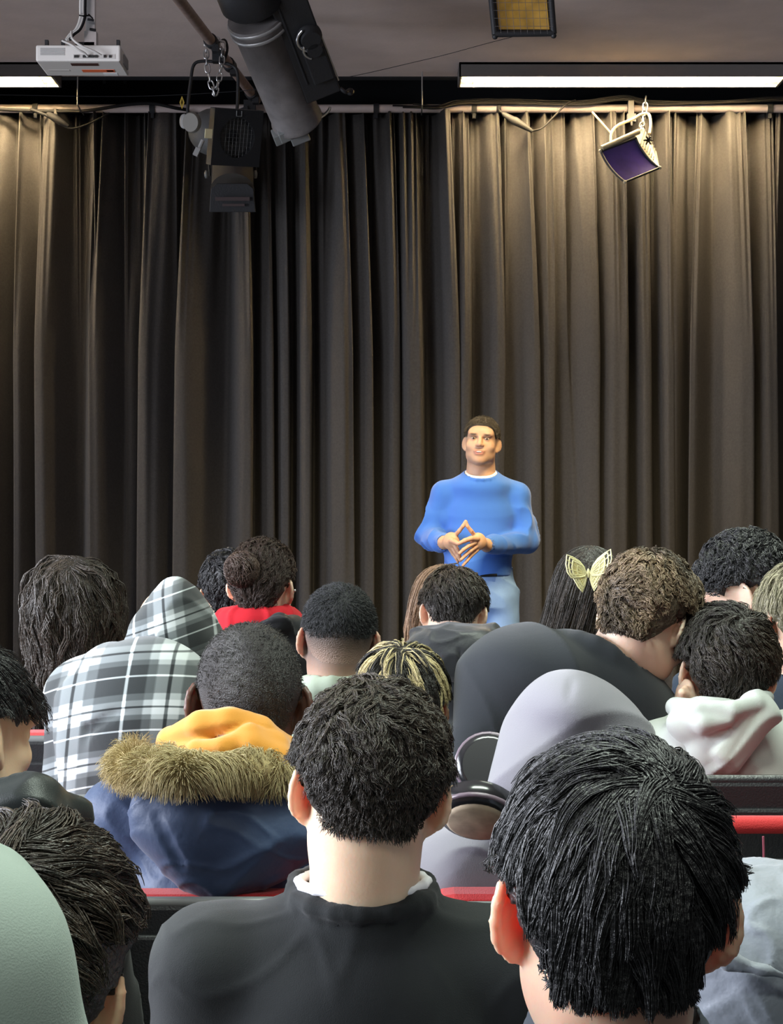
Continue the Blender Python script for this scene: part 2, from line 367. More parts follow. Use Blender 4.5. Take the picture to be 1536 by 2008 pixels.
# first hung lamp with the chain
c0 = P(463, 270, 8.15)
Rl = rotm(yaw=180 + 36, pitch=-16, roll=4)      # its front faces the seats
f = Rl[:, 1]; sx = Rl[:, 0]; up = Rl[:, 2]
t = thing('fresnel_lamp', 'black lamp with a square wire-guarded front hanging on a yoke and silver chain', 'stage light', c0)
b = MB(); b.lathe(c0 - f * .30, f, [(0, .045), (.012, .085), (.07, .105), (.19, .108), (.27, .095)], 26); b.build('housing', mat('dusty lamp housing', (.055, .057, .058), .6, noise=(12, .3), bump=(90, .15)), t)
b = MB(); R_ = 0.108; hw = .124
sq = [(-hw, -hw), (hw, -hw), (hw, hw), (-hw, hw)]
N = 32; outer = []
for i in range(N):
    q = 2 * math.pi * i / N + math.pi / 4; cq, sq_ = math.cos(q), math.sin(q); k = hw / max(abs(cq), abs(sq_)); outer.append((cq * k, sq_ * k))
inner = [(.088 * math.cos(2 * math.pi * i / N + math.pi / 4), .088 * math.sin(2 * math.pi * i / N + math.pi / 4)) for i in range(N)]
def pt(x, z, y=0): return c0 + sx * x + up * z + f * y
b.ring_loft([[pt(*q, 0) for q in outer], [pt(*q, .012) for q in outer], [pt(*q, .012) for q in inner], [pt(*q, -.03) for q in inner]], cap=False, smooth=False)
b.ring_loft([[pt(*q, -.03) for q in inner], [pt(*q, -.03) for q in outer], [pt(*q, 0) for q in outer]], cap=False, smooth=False)
b.build('front_frame', M_lampblack, t)
b = MB(); b.lathe(c0 - f * .05, f, [(0, .088), (.008, .084), (.018, .05), (.022, .012), (.0225, .0005)], 24); b.build('lens', mat('dark lens glass', (.012, .012, .014), .15, spec=.6), t)
b = MB()
for k in range(-4, 5):
    q = k * .0185; w_ = math.sqrt(max(0, .088 ** 2 - q * q))
    if w_ > .01: b.cyl(pt(-w_, q, .004), pt(w_, q, .004), .0009, n=5); b.cyl(pt(q, -w_, .005), pt(q, w_, .005), .0009, n=5)
b.build('wire_guard', mat('guard wire', (.10, .10, .10), .5, metal=.4), t)
b = MB(); b.tube([pt(-.012, .118, .012), pt(-.012, .095, .014), pt(.014, .095, .014), pt(.014, .118, .012)], .0025, 6); b.build('frame_clip', M_seatrim, t)
b = MB(); yk = [P(372, 246, 8.3), P(368, 215, 8.3), P(374, 160, 8.3), P(380, 128, 8.3), P(396, 120, 8.3), P(428, 122, 8.3), P(455, 128, 8.3), P(466, 145, 8.3), P(466, 200, 8.3), P(464, 225, 8.3)]
b.tube(catmull(yk, 5), .0075, 8); b.build('yoke', M_lampblack, t)
b = MB(); b.lathe(P(366, 238, 8.25), -sx if sx[0] > 0 else sx, [(0, .03), (.012, .034), (.02, .03), (.022, .01)], 18); b.build('yoke_knob', M_greyp, t)
b = MB(); b.lathe(P(378, 240, 8.02), P(378, 240, 8.02) - P(400, 240, 8.1), [(0, .045), (.006, .046), (.02, .04)], 20); b.build('side_disc', mat('dusty disc', (.18, .17, .15), .6), t)
b = MB(); b.box(P(409, 262, 8.02), (.035, .004, .04), Rl); b.build('warning_label', mat('cream label', (.75, .68, .42), .6), t)
b = MB(); b.cyl(P(398, 275, 8.05), P(388, 297, 8.05), .009, n=8); b.box(P(386, 298, 8.05), (.022, .022, .035), rotm(roll=25)); b.build('focus_handle', M_greyp, t)
b = MB(); b.tube(catmull([P(425, 88, 8.27), P(440, 78, 8.27), P(446, 95, 8.27), P(440, 118, 8.28), P(430, 124, 8.28)], 5), .006, 8); b.box(P(428, 112, 8.27), (.05, .05, .05)); b.build('hook_clamp', M_lampblack, t)
def link(b, c, d_, L, w_, r, tw):
    """one chain link centred at c, long way along d_"""
    d_ = unit(d_); u, v = perp(d_); u = u * math.cos(tw) + v * math.sin(tw); h = L / 2 - w_
    b.tube([c + d_ * (h + w_ * math.sin(q)) + u * w_ * math.cos(q) for q in np.linspace(0, math.pi, 6)] + [c - d_ * (h + w_ * math.sin(q)) - u * w_ * math.cos(q) for q in np.linspace(0, math.pi, 6)], r, 6, closed=True)
def chain(name, label, pts, L, parent=None):
    b = MB(); k = 0
    for A_, B_ in zip(pts[:-1], pts[1:]):
        D = np.linalg.norm(B_ - A_); n_ = max(1, round(D / (L * .78)))
        for i in range(n_): link(b, A_ + (B_ - A_) * (i + .5) / n_, B_ - A_, L, L * .26, L * .085, 1.3 * (k % 2) + .15); k += 1
    o = b.build(name, M_steel, parent)
    return tag(o, label, 'chain') if parent is None else o
ch = chain('safety_chain', 'silver link chain looped over the scaffold pole holding the square-fronted lamp', [P(421, 186, 8.24), P(412, 160, 8.24), P(405, 125, 8.24), P(404, 88, 8.25), P(418, 74, 8.27), P(437, 82, 8.25), P(435, 125, 8.24), P(429, 160, 8.24), P(421, 186, 8.24)], .042)
b = MB(); b.prism([(0, .032), (.012, 0), (0, -.032), (-.012, 0), (0, .032), (0, .022), (-.006, 0), (0, -.022), (.006, 0), (0, .022)], .003, P(357, 201, 8.9), rotm()); b.tube([P(357, 193, 8.9), P(357, 190, 9.2), P(357, 212, 9.47)], .0012, 4)
tag(b.build('warning_tag', mat('yellow tag', (.75, .52, .08), .5)), 'small yellow diamond tag hanging on the pipe left of the chained lamp', 'tag')

# second lamp, pointing down behind the first
t = thing('downlight_lamp', 'black barrel lamp pointing down below the square-fronted lamp, dark flap at its mouth', 'stage light', P(456, 340, 9.2))
b = MB(); q0, q1 = P(457, 285, 9.35), P(456, 372, 9.15); ax = q1 - q0; LL = np.linalg.norm(ax)
b.lathe(q0, ax, [(0, .04), (.015, .085), (.05, .102), (LL - .01, .105), (LL, .109)], 28); b.build('barrel', mat('satin grey lamp barrel', (.10, .092, .085), .38, metal=.35), t)
b = MB(); Rd = rotm(pitch=10)
for pl, dz in (([(-.115, -.055), (.115, -.055), (.105, .06), (.075, .085), (-.075, .085), (-.105, .06)], 0),): b.prism(pl, .018, P(456, 394, 9.08), Rd)
b.build('mouth_frame', M_lampblack, t, bevel=.003)
b = MB(); b.box(P(456, 390, 9.05), (.17, .006, .018), Rd); b.box(P(458, 402, 9.05), (.11, .006, .012), Rd); b.build('mouth_slot', mat('dull maroon metal', (.05, .03, .03), .5), t)
b = MB(); b.tube(catmull([P(412, 345, 9.3), P(410, 318, 9.3), P(412, 270, 9.32), P(440, 240, 9.35), P(480, 238, 9.36), P(500, 262, 9.33), P(503, 300, 9.32), P(501, 345, 9.3)], 5), .006, 8); b.tube([P(478, 240, 9.38), P(484, 225, 9.42), P(487, 200, 9.44)], .012, 8); b.build('yoke', M_lampblack, t)
for px in (405, 501):
    b = MB(); b.lathe(P(px - 4, 342, 9.25), (1, 0, 0), [(0, .008), (.004, .02), (.016, .02), (.02, .008)], 12); b.build('yoke_knob', M_seatrim, t)
b = MB(); b.box(P(490, 212, 9.43), (.06, .05, .075)); b.box(P(478, 218, 9.41), (.05, .04, .03), rotm(roll=-20)); b.build('pipe_clamp', M_lampblack, t)

# purple gel flood on the pipe
t = thing('flood_lamp', 'cream flood lamp with a dark purple-blue gel hanging from the right of the pipe', 'stage light', P(1235, 300, 9.2))
def edge(p0, pm, p1, d0, d1, n=9):
    out = []
    for q in np.linspace(0, 1, n):
        x = (1 - q) ** 2 * p0[0] + 2 * q * (1 - q) * pm[0] + q * q * p1[0]; y = (1 - q) ** 2 * p0[1] + 2 * q * (1 - q) * pm[1] + q * q * p1[1]
        out.append(P(x, y, d0 + (d1 - d0) * q + .015 * math.sin(math.pi * q)))
    return out
eL = edge((1178, 296), (1193, 333), (1226, 357), 9.0, 8.95); eR = edge((1247, 270), (1265, 312), (1294, 329), 9.08, 9.03)
b = MB(); b.ring_loft([[p + (q_ - p) * .04 for p, q_ in zip(eL, eR)]] + [[p + (q_ - p) * k for p, q_ in zip(eL, eR)] for k in (.3, .6, .96)], closed=False, cap=False); b.build('gel_sheet', mat('purple blue gel', (.022, .012, .11), .15, spec=.7, coat=.5, noise=(9, .35)), t)
b = MB(); b.tube(eL, .006, 8); b.tube(eR, .006, 8); b.tube([eL[-1], eR[-1]], .006, 8); b.tube([eL[0], eR[0]], .008, 8); b.build('gel_frame', M_lampblack, t)
back = [P(1200, 280, 9.36), P(1262, 249, 9.40), P(1288, 298, 9.34), P(1230, 312, 9.3)]
b = MB(); V = eL + eR + back; nL = len(eL)
b.add(V, [[nL, nL - 0, ], ][:0] + [list(range(nL, 2 * nL)) + [2 * nL + 2, 2 * nL + 1], list(range(nL))[::-1] + [2 * nL, 2 * nL + 3], [0, nL, 2 * nL + 1, 2 * nL], [2 * nL, 2 * nL + 1, 2 * nL + 2, 2 * nL + 3], [nL - 1, 2 * nL + 3, 2 * nL + 2, 2 * nL - 1]], False)
b.tube([P(1180, 291, 9.0), P(1253, 258, 9.1)], .014, 8); b.build('housing', M_cream, t)
b = MB()
for k in range(8):
    u = k / 8; A_ = P(1251 + 6 * u + 20 * u, 262 + 18 * u + 20 * u, 9.12 + .01 * k); B_ = P(1262 + 30 * u, 312 + 8 * u - 20 * (1 - u), 9.1 + .02 * k)
for k in range(7):
    u = k / 6.0; A_ = back[1] * (.15 + .75 * u) + back[2] * (.85 - .75 * u); B_ = eR[1] * (.2 + .7 * u) + eR[-2] * (.8 - .7 * u)
    b.tube([A_ + [.004, -.004, 0], B_ + [.004, -.004, .004]], .0028, 6)
b.build('cooling_slots', M_lampblack, t)
b = MB(); b.tube(catmull([P(1199, 288, 9.2), P(1199, 262, 9.22), P(1212, 246, 9.25), P(1240, 234, 9.3), P(1258, 224, 9.32), P(1272, 224, 9.3), P(1276, 240, 9.28), P(1274, 262, 9.25)], 5), .0075, 8); b.build('yoke', M_cream, t)
b = MB(); b.box(P(1237, 214, DP - .03), (.03, .05, .08)); b.box(P(1238, 232, 9.42), (.045, .04, .04)); b.cyl(P(1239, 236, 9.40), P(1239, 246, 9.40), .006, n=8); b.build('pipe_clamp', M_lampblack, t)
b = MB()
for k in range(6):
    q = k * math.pi / 3; b.cyl(P(1272, 275, 9.13), P(1272 + 9 * math.cos(q), 275 + 9 * math.sin(q), 9.11), .006, .004, n=6)
b.build('locking_knob', M_rubber, t)
b = MB(); b.cyl(P(1162, 220, 9.3), P(1199, 262, 9.22), .0055, n=8); b.build('stay_rod', M_cream, t)
for q in (eL[0], eL[-1], eR[-1]):
    b = MB(); b.sphere(q, .010, 8); b.build('corner_screw', M_cream, t)
chain('safety_chain', 'short silver chain holding the purple gel lamp on the pipe', [P(1267, 190, 9.42), P(1265, 215, 9.40), P(1260, 240, 9.36), P(1257, 256, 9.30)], .045)

# amber gel lamp cut by the top edge
c1 = P(1023, -8, 7.3)
t = thing('amber_flood_lamp', 'black framed lamp with an amber gel at the top edge above the right fitting', 'stage light', c1)
def Q(px, py, dd=0): return P(px, py, 7.3 + dd)
b = MB()
for A_, B_ in (((956, -88), (971, 68)), ((1074, -88), (1086, 66)), ((971, 67), (1086, 65)), ((956, -88), (1074, -88))): b.cyl(Q(*A_), Q(*B_), .013, n=8)
b.build('gel_frame', M_lampblack, t)
for A_ in ((971, 72), (1086, 70)):
    b = MB(); b.sphere(Q(*A_), .012, 8); b.build('corner_screw', M_lampblack, t)
b = MB(); G = [[Q(956 + 118 * u + 14 * v + 0 * u, -88 + 155 * v, .02 * math.sin(u * 3.1)) for u in np.linspace(.08, .92, 9)] for v in np.linspace(.04, .94, 5)]
b.ring_loft(G, closed=False, cap=False); b.build('gel_sheet', mat('amber gel', (.42, .235, .035), .25, spec=.6, noise=(16, .3), coat=.3), t)
b = MB()
for k in range(1, 9): b.cyl(Q(956 + 13.5 * k, -88, -.012), Q(970 + 13 * k, 66, -.012), .0008, n=5)
for k in range(1, 10): b.cyl(Q(958 + 1.4 * k, -88 + 15.5 * k, -.012), Q(1074 + 1.2 * k, -88 + 15.5 * k, -.012), .0008, n=5)
b.build('wire_guard', M_lampgrey, t)
b = MB(); b.ring_loft([[Q(956, -88, .03), Q(1074, -88, .03), Q(1086, 66, .03), Q(971, 67, .03)], [Q(975, -95, .25), Q(1060, -95, .25), Q(1065, 20, .25), Q(985, 20, .25)]], smooth=False); b.build('housing', M_lampblack, t)
b = MB(); b.cyl(Q(1015, -60, .15), [Q(1015, 0, .15)[0], 7.45, 3.63], .012, n=8); b.build('hanging_arm', M_lampblack, t)

# projector
yA = 6.8; zB = P(0, 120, yA)[2]; zT = P(0, 88, yA)[2]; xa, xb = P(70, 0, yA)[0], P(236, 0, yA)[0]
t = thing('projector', 'white ceiling projector with cables and an orange sticker underneath, above the left fitting', 'projector', ((xa + xb) / 2, yA + .11, zB))
b = MB(); b.box(((xa + xb) / 2, yA + .115, (zB + zT) / 2), (xb - xa, .23, zT - zB)); case = b.build('case', M_white, t, bevel=.006)
b = MB(); b.box((xb - .001, yA + .12, (zB + zT) / 2 - .005), (.012, .10, .035)); b.build('side_vent', M_greyp, case)
b = MB()
for k in range(6): b.box((P(103, 0, yA)[0], yA - .001, P(0, 95 + 2.5 * k, yA)[2]), (.09, .003, .002))
b.build('front_vent', M_greyp, case)
b = MB(); b.box((P(185, 0, yA)[0], yA - .0005, P(0, 111, yA)[2]), (.155, .002, .017)); b.build('port_panel', mat('port panel', (.52, .50, .48), .5), case)
M_port = mat('dark socket', (.015, .015, .015), .5)
for px, w_ in ((150, .016), (168, .02), (180, .018), (189, .011), (206, .009), (216, .008)):
    b = MB(); b.box((P(px, 0, yA)[0], yA - .003, P(0, 111, yA)[2]), (w_, .006, .009)); b.build('socket', M_port, case)
def under(px0, px1, py0, py1, name, m):
    b = MB(); f0 = zB - 1.4
    q = [np.array([(px - 768) / F_PX * (f0 * F_PX / (1004 - py)), f0 * F_PX / (1004 - py), zB - .0008]) for px, py in ((px0, py0), (px1, py0), (px1 + 2, py1), (px0 + 3, py1))]
    b.ring_loft([q, [p + np.array([0, 0, .001]) for p in q]], smooth=False); return b.build(name, m, case)
under(138, 192, 124, 129, 'dark_sticker', mat('dark sticker', (.06, .025, .02), .5))
under(160, 224, 136.5, 141.5, 'orange_sticker', mat('orange sticker', (.75, .16, .06), .5))
under(208, 222, 137.5, 140.5, 'sticker_box', mat('dark orange print', (.35, .06, .03), .5))
under(95, 136, 137, 139.5, 'faint_print', mat('pale print', (.55, .52, .50), .5))
under(202, 230, 143.0, 148.0, 'lens_shroud', mat('bright plastic', (.85, .85, .85), .4))
b = MB(); b.box(((xa + xb) / 2 + .005, yA + .13, zT + .006), (.28, .16, .012)); b.box(((xa + xb) / 2 + .01, yA + .13, zT + .02), (.07, .07, .03))
for px in (88, 120, 229): b.box((P(px, 0, yA)[0], yA + .04, zT + .012), (.012, .02, .03))
b.build('mount_plate', M_lampblack, t)
xm = P(167, 0, yA)[0]
b = MB(); b.box((xm, yA + .13, (zT + .02 + 3.63) / 2), (.034, .034, 3.63 - zT - .02)); b.box((xm + .003, yA + .12, zT + .05), (.045, .05, .055)); b.build('mount_pole', M_steel, t)
for px, py, w_ in ((172, 38, .02), (176, 57, .012)):
    b = MB(); b.cyl(P(px, py, yA + .09), P(px + 12, py + 2, yA + .09), .005, n=6); b.build('mount_screw', M_lampblack, t)
for k, (dx, m) in enumerate(((0, M_cord), (5, M_cord), (9, M_rubber), (3, M_greyp))):
    b = MB(); b.tube(catmull([np.array([P(158 + dx, 0, yA)[0], yA + .06, 3.63]), P(158 + dx, 5, yA + .06), P(158 + dx, 32, yA + .05), P(150 + dx * .9, 56, yA + .04), P(137 + dx * .8, 68, yA + .03), P(130 + k * 3, 78, yA + .02)], 8), .0055, 8); b.build('cable', m, t)
b = MB(); b.tube(catmull([P(140, 62, yA - .0), P(142, 76, yA - .03), P(160, 90, yA - .035), P(185, 101, yA - .03), P(199, 109, yA - .02)], 8), .0045, 8); b.build('cable', M_cord, t)
b = MB(); b.tube(catmull([P(122, 80, yA - .0), P(140, 88, yA - .03), P(155, 98, yA - .03), P(166, 104, yA - .02), P(172, 111, yA - .01)], 8), .004, 8); b.build('cable', M_cord, t)
b = MB(); b.tube([P(156, 30, yA + .03), P(163, 31.5, yA + .02), P(176, 30, yA + .07)], .003, 6); b.tube([P(174, 28, yA + .07), P(182, 36, yA + .06)], .003, 5); b.build('cable_tie', M_rubber, t)
# ================================================================ organic surfaces: smooth unions of rounded forms, meshed in place
class Fr:
    """a place with its own axes"""
    def __init__(s, o, R=None, k=1.0): s.o = np.asarray(o, float); s.R = np.eye(3) if R is None else R; s.k = k
    def __call__(s, *p): p = np.asarray(p if len(p) > 1 else p[0], float); return s.o + s.R @ (p * s.k)
    def loc(s, V): return ((np.asarray(V) - s.o) @ s.R) / s.k

class Field:
    def __init__(s, lo, hi, h):
        s.h = h; s.lo = np.asarray(lo, float); n = np.ceil((np.asarray(hi, float) - s.lo) / h).astype(int) + 1
        s.v = np.full(n, 0.5, dtype=np.float32); s.ax = [(s.lo[i] + h * np.arange(n[i])).astype(np.float32) for i in range(3)]
    def _win(s, lo, hi):
        sl = []
        for i in range(3):
            a = max(0, int((lo[i] - s.lo[i]) / s.h)); b = min(s.v.shape[i], int((hi[i] - s.lo[i]) / s.h) + 2)
            if b <= a + 1: return None
            sl.append(slice(a, b))
        g = [s.ax[0][sl[0]][:, None, None], s.ax[1][sl[1]][None, :, None], s.ax[2][sl[2]][None, None, :]]
        return tuple(sl), g
    def _put(s, sl, d, k, op):
        a = s.v[sl]
        if op > 0:
            if k > 0: h = np.maximum(k - np.abs(a - d), 0) / k; s.v[sl] = np.minimum(a, d) - h * h * k * .25
            else: s.v[sl] = np.minimum(a, d)
        else:
            d = -d
            if k > 0: h = np.maximum(k - np.abs(a - d), 0) / k; s.v[sl] = np.maximum(a, d) + h * h * k * .25
            else: s.v[sl] = np.maximum(a, d)
    def ell(s, c, r, R=None, k=.02, op=1):
        c = np.asarray(c, float); r = np.broadcast_to(np.asarray(r, float), (3,)); R = np.eye(3) if R is None else R
        e = np.abs(R) @ r + k + 2 * s.h; w = s._win(c - e, c + e)
        if w is None: return
        sl, g = w; q = [g[i] - np.float32(c[i]) for i in range(3)]
        k0 = 0; k1 = 0
        for j in range(3):
            u = (q[0] * np.float32(R[0, j]) + q[1] * np.float32(R[1, j]) + q[2] * np.float32(R[2, j])) / np.float32(r[j]); u2 = u * u
            k0 = k0 + u2; k1 = k1 + u2 / np.float32(r[j] ** 2)
        k0 = np.sqrt(k0); k1 = np.sqrt(k1) + 1e-6
        s._put(sl, k0 * (k0 - 1) / k1, k, op)
    def cap(s, a, b, r0, r1=None, k=.02, side=None, f0=1.0, f1=None, op=1):
        """tapered rounded limb; with side given the section is an ellipse r along side and r*f across"""
        a = np.asarray(a, float); b = np.asarray(b, float); r1 = r0 if r1 is None else r1; f1 = f0 if f1 is None else f1
        m = max(r0, r1) * max(1, f0, f1) + k + 2 * s.h
        w = s._win(np.minimum(a, b) - m, np.maximum(a, b) + m)
        if w is None: return
        sl, g = w; ab = b - a; L2 = max(float(ab @ ab), 1e-12)
        q = [g[i] - np.float32(a[i]) for i in range(3)]
        t = np.clip((q[0] * np.float32(ab[0]) + q[1] * np.float32(ab[1]) + q[2] * np.float32(ab[2])) / np.float32(L2), 0, 1)
        p = [q[i] - t * np.float32(ab[i]) for i in range(3)]
        r = np.float32(r0) + np.float32(r1 - r0) * t
        if side is None:
            d = np.sqrt(p[0] ** 2 + p[1] ** 2 + p[2] ** 2) - r
        else:
            axd = unit(ab); sd = unit(np.asarray(side) - axd * np.dot(side, axd)); fr = np.cross(axd, sd)
            f = np.float32(f0) + np.float32(f1 - f0) * t
            u = p[0] * np.float32(sd[0]) + p[1] * np.float32(sd[1]) + p[2] * np.float32(sd[2])
            v = p[0] * np.float32(fr[0]) + p[1] * np.float32(fr[1]) + p[2] * np.float32(fr[2])
            x = p[0] * np.float32(axd[0]) + p[1] * np.float32(axd[1]) + p[2] * np.float32(axd[2])
            ru, rv, rx = r, r * f, r * np.minimum(1, f)
            k0 = np.sqrt((u / ru) ** 2 + (v / rv) ** 2 + (x / rx) ** 2); k1 = np.sqrt((u / ru ** 2) ** 2 + (v / rv ** 2) ** 2 + (x / rx ** 2) ** 2) + 1e-6
            d = k0 * (k0 - 1) / k1
        s._put(sl, d, k, op)
    def path(s, pts, r, k=.01, op=1, **kw):
        n = len(pts); rr = r if hasattr(r, '__len__') else [r] * n
        for i in range(n - 1): s.cap(pts[i], pts[i + 1], rr[i], rr[i + 1], k=k, op=op, **kw)
    def half(s, p, n, k=.004):
        """keep only the side of the plane at p away from n"""
        n = unit(n); d = sum((s.ax[i].reshape([-1 if j == i else 1 for j in range(3)]) - np.float32(p[i])) * np.float32(n[i]) for i in range(3))
        s._put((slice(None),) * 3, -d, k, -1)
    def mesh(s):
        v = s.v; v[0] = v[-1] = 1; v[:, 0] = v[:, -1] = 1; v[:, :, 0] = v[:, :, -1] = 1
        ins = v < 0; n = np.array(v.shape)
        cnt = np.zeros(tuple(n - 1), dtype=np.uint8)
        for dx in (0, 1):
            for dy in (0, 1):
                for dz in (0, 1): cnt += ins[dx:n[0] - 1 + dx, dy:n[1] - 1 + dy, dz:n[2] - 1 + dz]
        act = (cnt > 0) & (cnt < 8); idx = np.argwhere(act); ids = np.full(act.shape, -1, dtype=np.int32); ids[act] = np.arange(len(idx))
        acc = np.zeros((len(idx), 3)); c = np.zeros(len(idx))
        corner = {}
        for d in [(a, b, e) for a in (0, 1) for b in (0, 1) for e in (0, 1)]: corner[d] = v[idx[:, 0] + d[0], idx[:, 1] + d[1], idx[:, 2] + d[2]].astype(float)
        for d in corner:
            for ax in range(3):
                if d[ax] == 0:
                    e = list(d); e[ax] = 1; e = tuple(e); a, b = corner[d], corner[e]; m = (a < 0) != (b < 0)
                    t = np.where(m, a / np.where(m, a - b, 1), 0); p = np.tile(np.array(d, float), (len(idx), 1)); p[:, ax] = t
                    acc += p * m[:, None]; c += m
        V = s.lo + (idx + acc / c[:, None]) * s.h
        Q = []
        for ax in range(3):
            b_, c_ = [(1, 2), (2, 0), (0, 1)][ax]
            sl0 = [slice(1, -1)] * 3; sl1 = [slice(1, -1)] * 3; sl0[ax] = slice(0, -1); sl1[ax] = slice(1, None)
            A = ins[tuple(sl0)]; B = ins[tuple(sl1)]
            for m, flip in ((A & ~B, False), (~A & B, True)):
                e = np.argwhere(m); off = np.array([1, 1, 1]); off[ax] = 0; e = e + off
                if not len(e): continue
                def cell(db, dc):
                    q = e.copy(); q[:, b_] -= db; q[:, c_] -= dc; return ids[q[:, 0], q[:, 1], q[:, 2]]
                f = np.stack([cell(1, 1), cell(0, 1), cell(0, 0), cell(1, 0)], 1)
                Q.append(f[:, ::-1] if flip else f)
        Fc = np.concatenate(Q); Fc = Fc[(Fc >= 0).all(1)]
        return V, Fc

def vnormals(V, Fc):
    n = np.cross(V[Fc[:, 2]] - V[Fc[:, 0]], V[Fc[:, 3 % Fc.shape[1]]] - V[Fc[:, 1]]); N = np.zeros_like(V)
    for i in range(Fc.shape[1]): np.add.at(N, Fc[:, i], n)
    return N / (np.linalg.norm(N, axis=1, keepdims=True) + 1e-12)

def wav(V, seed, f, n=5, aniso=(1, 1, 1)):
    """smooth random field from a few sine waves, about -1..1"""
    r = np.random.default_rng(seed); o = np.zeros(len(V))
    for _ in range(n):
        k = r.normal(size=3) * np.array(aniso); k = k / np.linalg.norm(k) * f * r.uniform(.6, 1.5); o += np.sin(V @ k + r.uniform(0, 6.28))
    return o / n ** .5

def crease(V, seed, f, aniso=(1, 1, 1)):
    """ridged noise for cloth folds, 0..1"""
    w = wav(V + 0.02 * np.stack([wav(V, seed + 9, f * .7), wav(V, seed + 8, f * .7), wav(V, seed + 7, f * .7)], 1), seed, f, 3, aniso)
    return np.clip(1 - np.abs(w) * 1.6, 0, 1) ** 1.5

# ---------------------------------------------------------------- heads, ears, hands
def ear(F, fr, sd, k=1.0):
    b = np.array([sd * .070, -.004, -.008]); e = unit([sd * .62, -.78, 0]); u = unit([sd * .02, -.20, 1]); e = unit(e - u * (e @ u)); nn = np.cross(e, u) * sd
    R = np.stack([e, u, np.cross(e, u)], 1)
    def q(x, z, y=0): return fr(b + (e * x + u * z) * k + nn * y)
    K = fr.k * k
    F.ell(q(.014, .0), np.array([.021, .030, .0055]) * K, fr.R @ R, k=.007)
    F.ell(q(.007, -.024), np.array([.011, .013, .0055]) * K, fr.R @ R, k=.006)
    th = np.linspace(-1.0, 2.6, 9)
    F.path([q(.014 + .021 * math.cos(t), .004 + .029 * math.sin(t), .002) for t in th], .0042 * K, k=.003)
    F.ell(q(.012, -.003, .009 * fr.k), np.array([.010, .014, .006]) * K, fr.R @ R, k=.004, op=-1)

def head(F, fr, face=0, jaw=1.0, ears=(1, -1), earscale=1.0):
    K = fr.k; R = fr.R
    def E(c, r, k=.02, op=1, rot=None): F.ell(fr(c), np.array(r) * K, R if rot is None else R @ rot, k=k, op=op)
    E((0, -.014, .036), (.074, .093, .081))
    E((0, -.036, .004), (.066, .062, .062), .03)
    E((0, .030, -.020), (.060, .060, .075), .03)
    E((0, .048, -.070), (.046 * jaw, .040, .034), .03)
    E((0, .072, -.090), (.024, .020, .016), .025)
    for s_ in (1, -1): E((s_ * .045, .012, -.060), (.018, .036, .030), .03)
    E((0, .070, .040), (.056, .022, .030), .03)
    F.path([fr(0, .084, .024), fr(0, .094, .006), fr(0, .105, -.014)], [.0085 * K, .009 * K, .011 * K], k=.010)
    for s_ in (1, -1): E((s_ * .012, .097, -.018), (.0085, .010, .007), .006)
    for s_ in (1, -1):
        E((s_ * .032, .092, .013), (.019, .014, .012), .014, -1)
        E((s_ * .031, .077, .012), (.0125, .0125, .0125), .004)
        E((s_ * .030, .086, .030), (.022, .009, .007), .010)
        E((s_ * .041, .060, -.020), (.021, .018, .018), .025)
    E((0, .088, -.046), (.024, .013, .008), .010)
    E((0, .088, -.058), (.019, .012, .009), .008)
    if face: E((0, .103, -.0515), (.021, .008, .0028), .003, -1)
    for s_ in ears: ear(F, fr, s_, earscale)

def hand(F, wr, d, palm, th, K=1.0, curl=.5, spread=.12, fing=None, thumb=None):
    """wrist point, direction to the fingers, palm normal, th = side on which the thumb sits; fing = explicit joint chains"""
    d = unit(d); palm = unit(palm - d * (np.dot(palm, d))); sd = np.cross(d, palm) * th
    def q(x, y, z): return wr + (sd * x + d * y + palm * z) * K
    R = np.stack([sd, d, palm], 1)
    F.cap(q(0, -.03, 0), q(0, .03, 0), .026 * K, .034 * K, k=.012, side=sd, f0=.72, f1=.42)
    F.ell(q(.002, .055, 0), np.array([.040, .042, .0145]) * K, R, k=.012)
    F.ell(q(.026, .035, .006), np.array([.018, .030, .015]) * K, R, k=.012)
    if fing is None:
        fing = []
        for i, (x, L) in enumerate(((.030, .070), (.010, .078), (-.010, .073), (-.029, .058))):
            a = curl * (1 + .1 * i); p = q(x, .088 - .004 * abs(i - 1), 0); ch = [p]; an = a * .5; dx = (x / .03) * spread
            for s_ in (.45, .30, .25):
                v = unit(d * math.cos(an) + palm * math.sin(an) + sd * dx); p = p + v * L * s_ * K; ch.append(p); an += a * .8
            fing.append(ch)
    for ch in fing: F.path(ch, [.0088 * K, .0080 * K, .0074 * K, .0062 * K][:len(ch)], k=.004)
    if thumb is None: thumb = [q(.030, .022, .008), q(.052, .050, .018), q(.058, .078, .022), q(.054, .098, .026)]
    F.path(thumb, [.0135 * K, .0105 * K, .0092 * K, .0075 * K][:len(thumb)], k=.007)

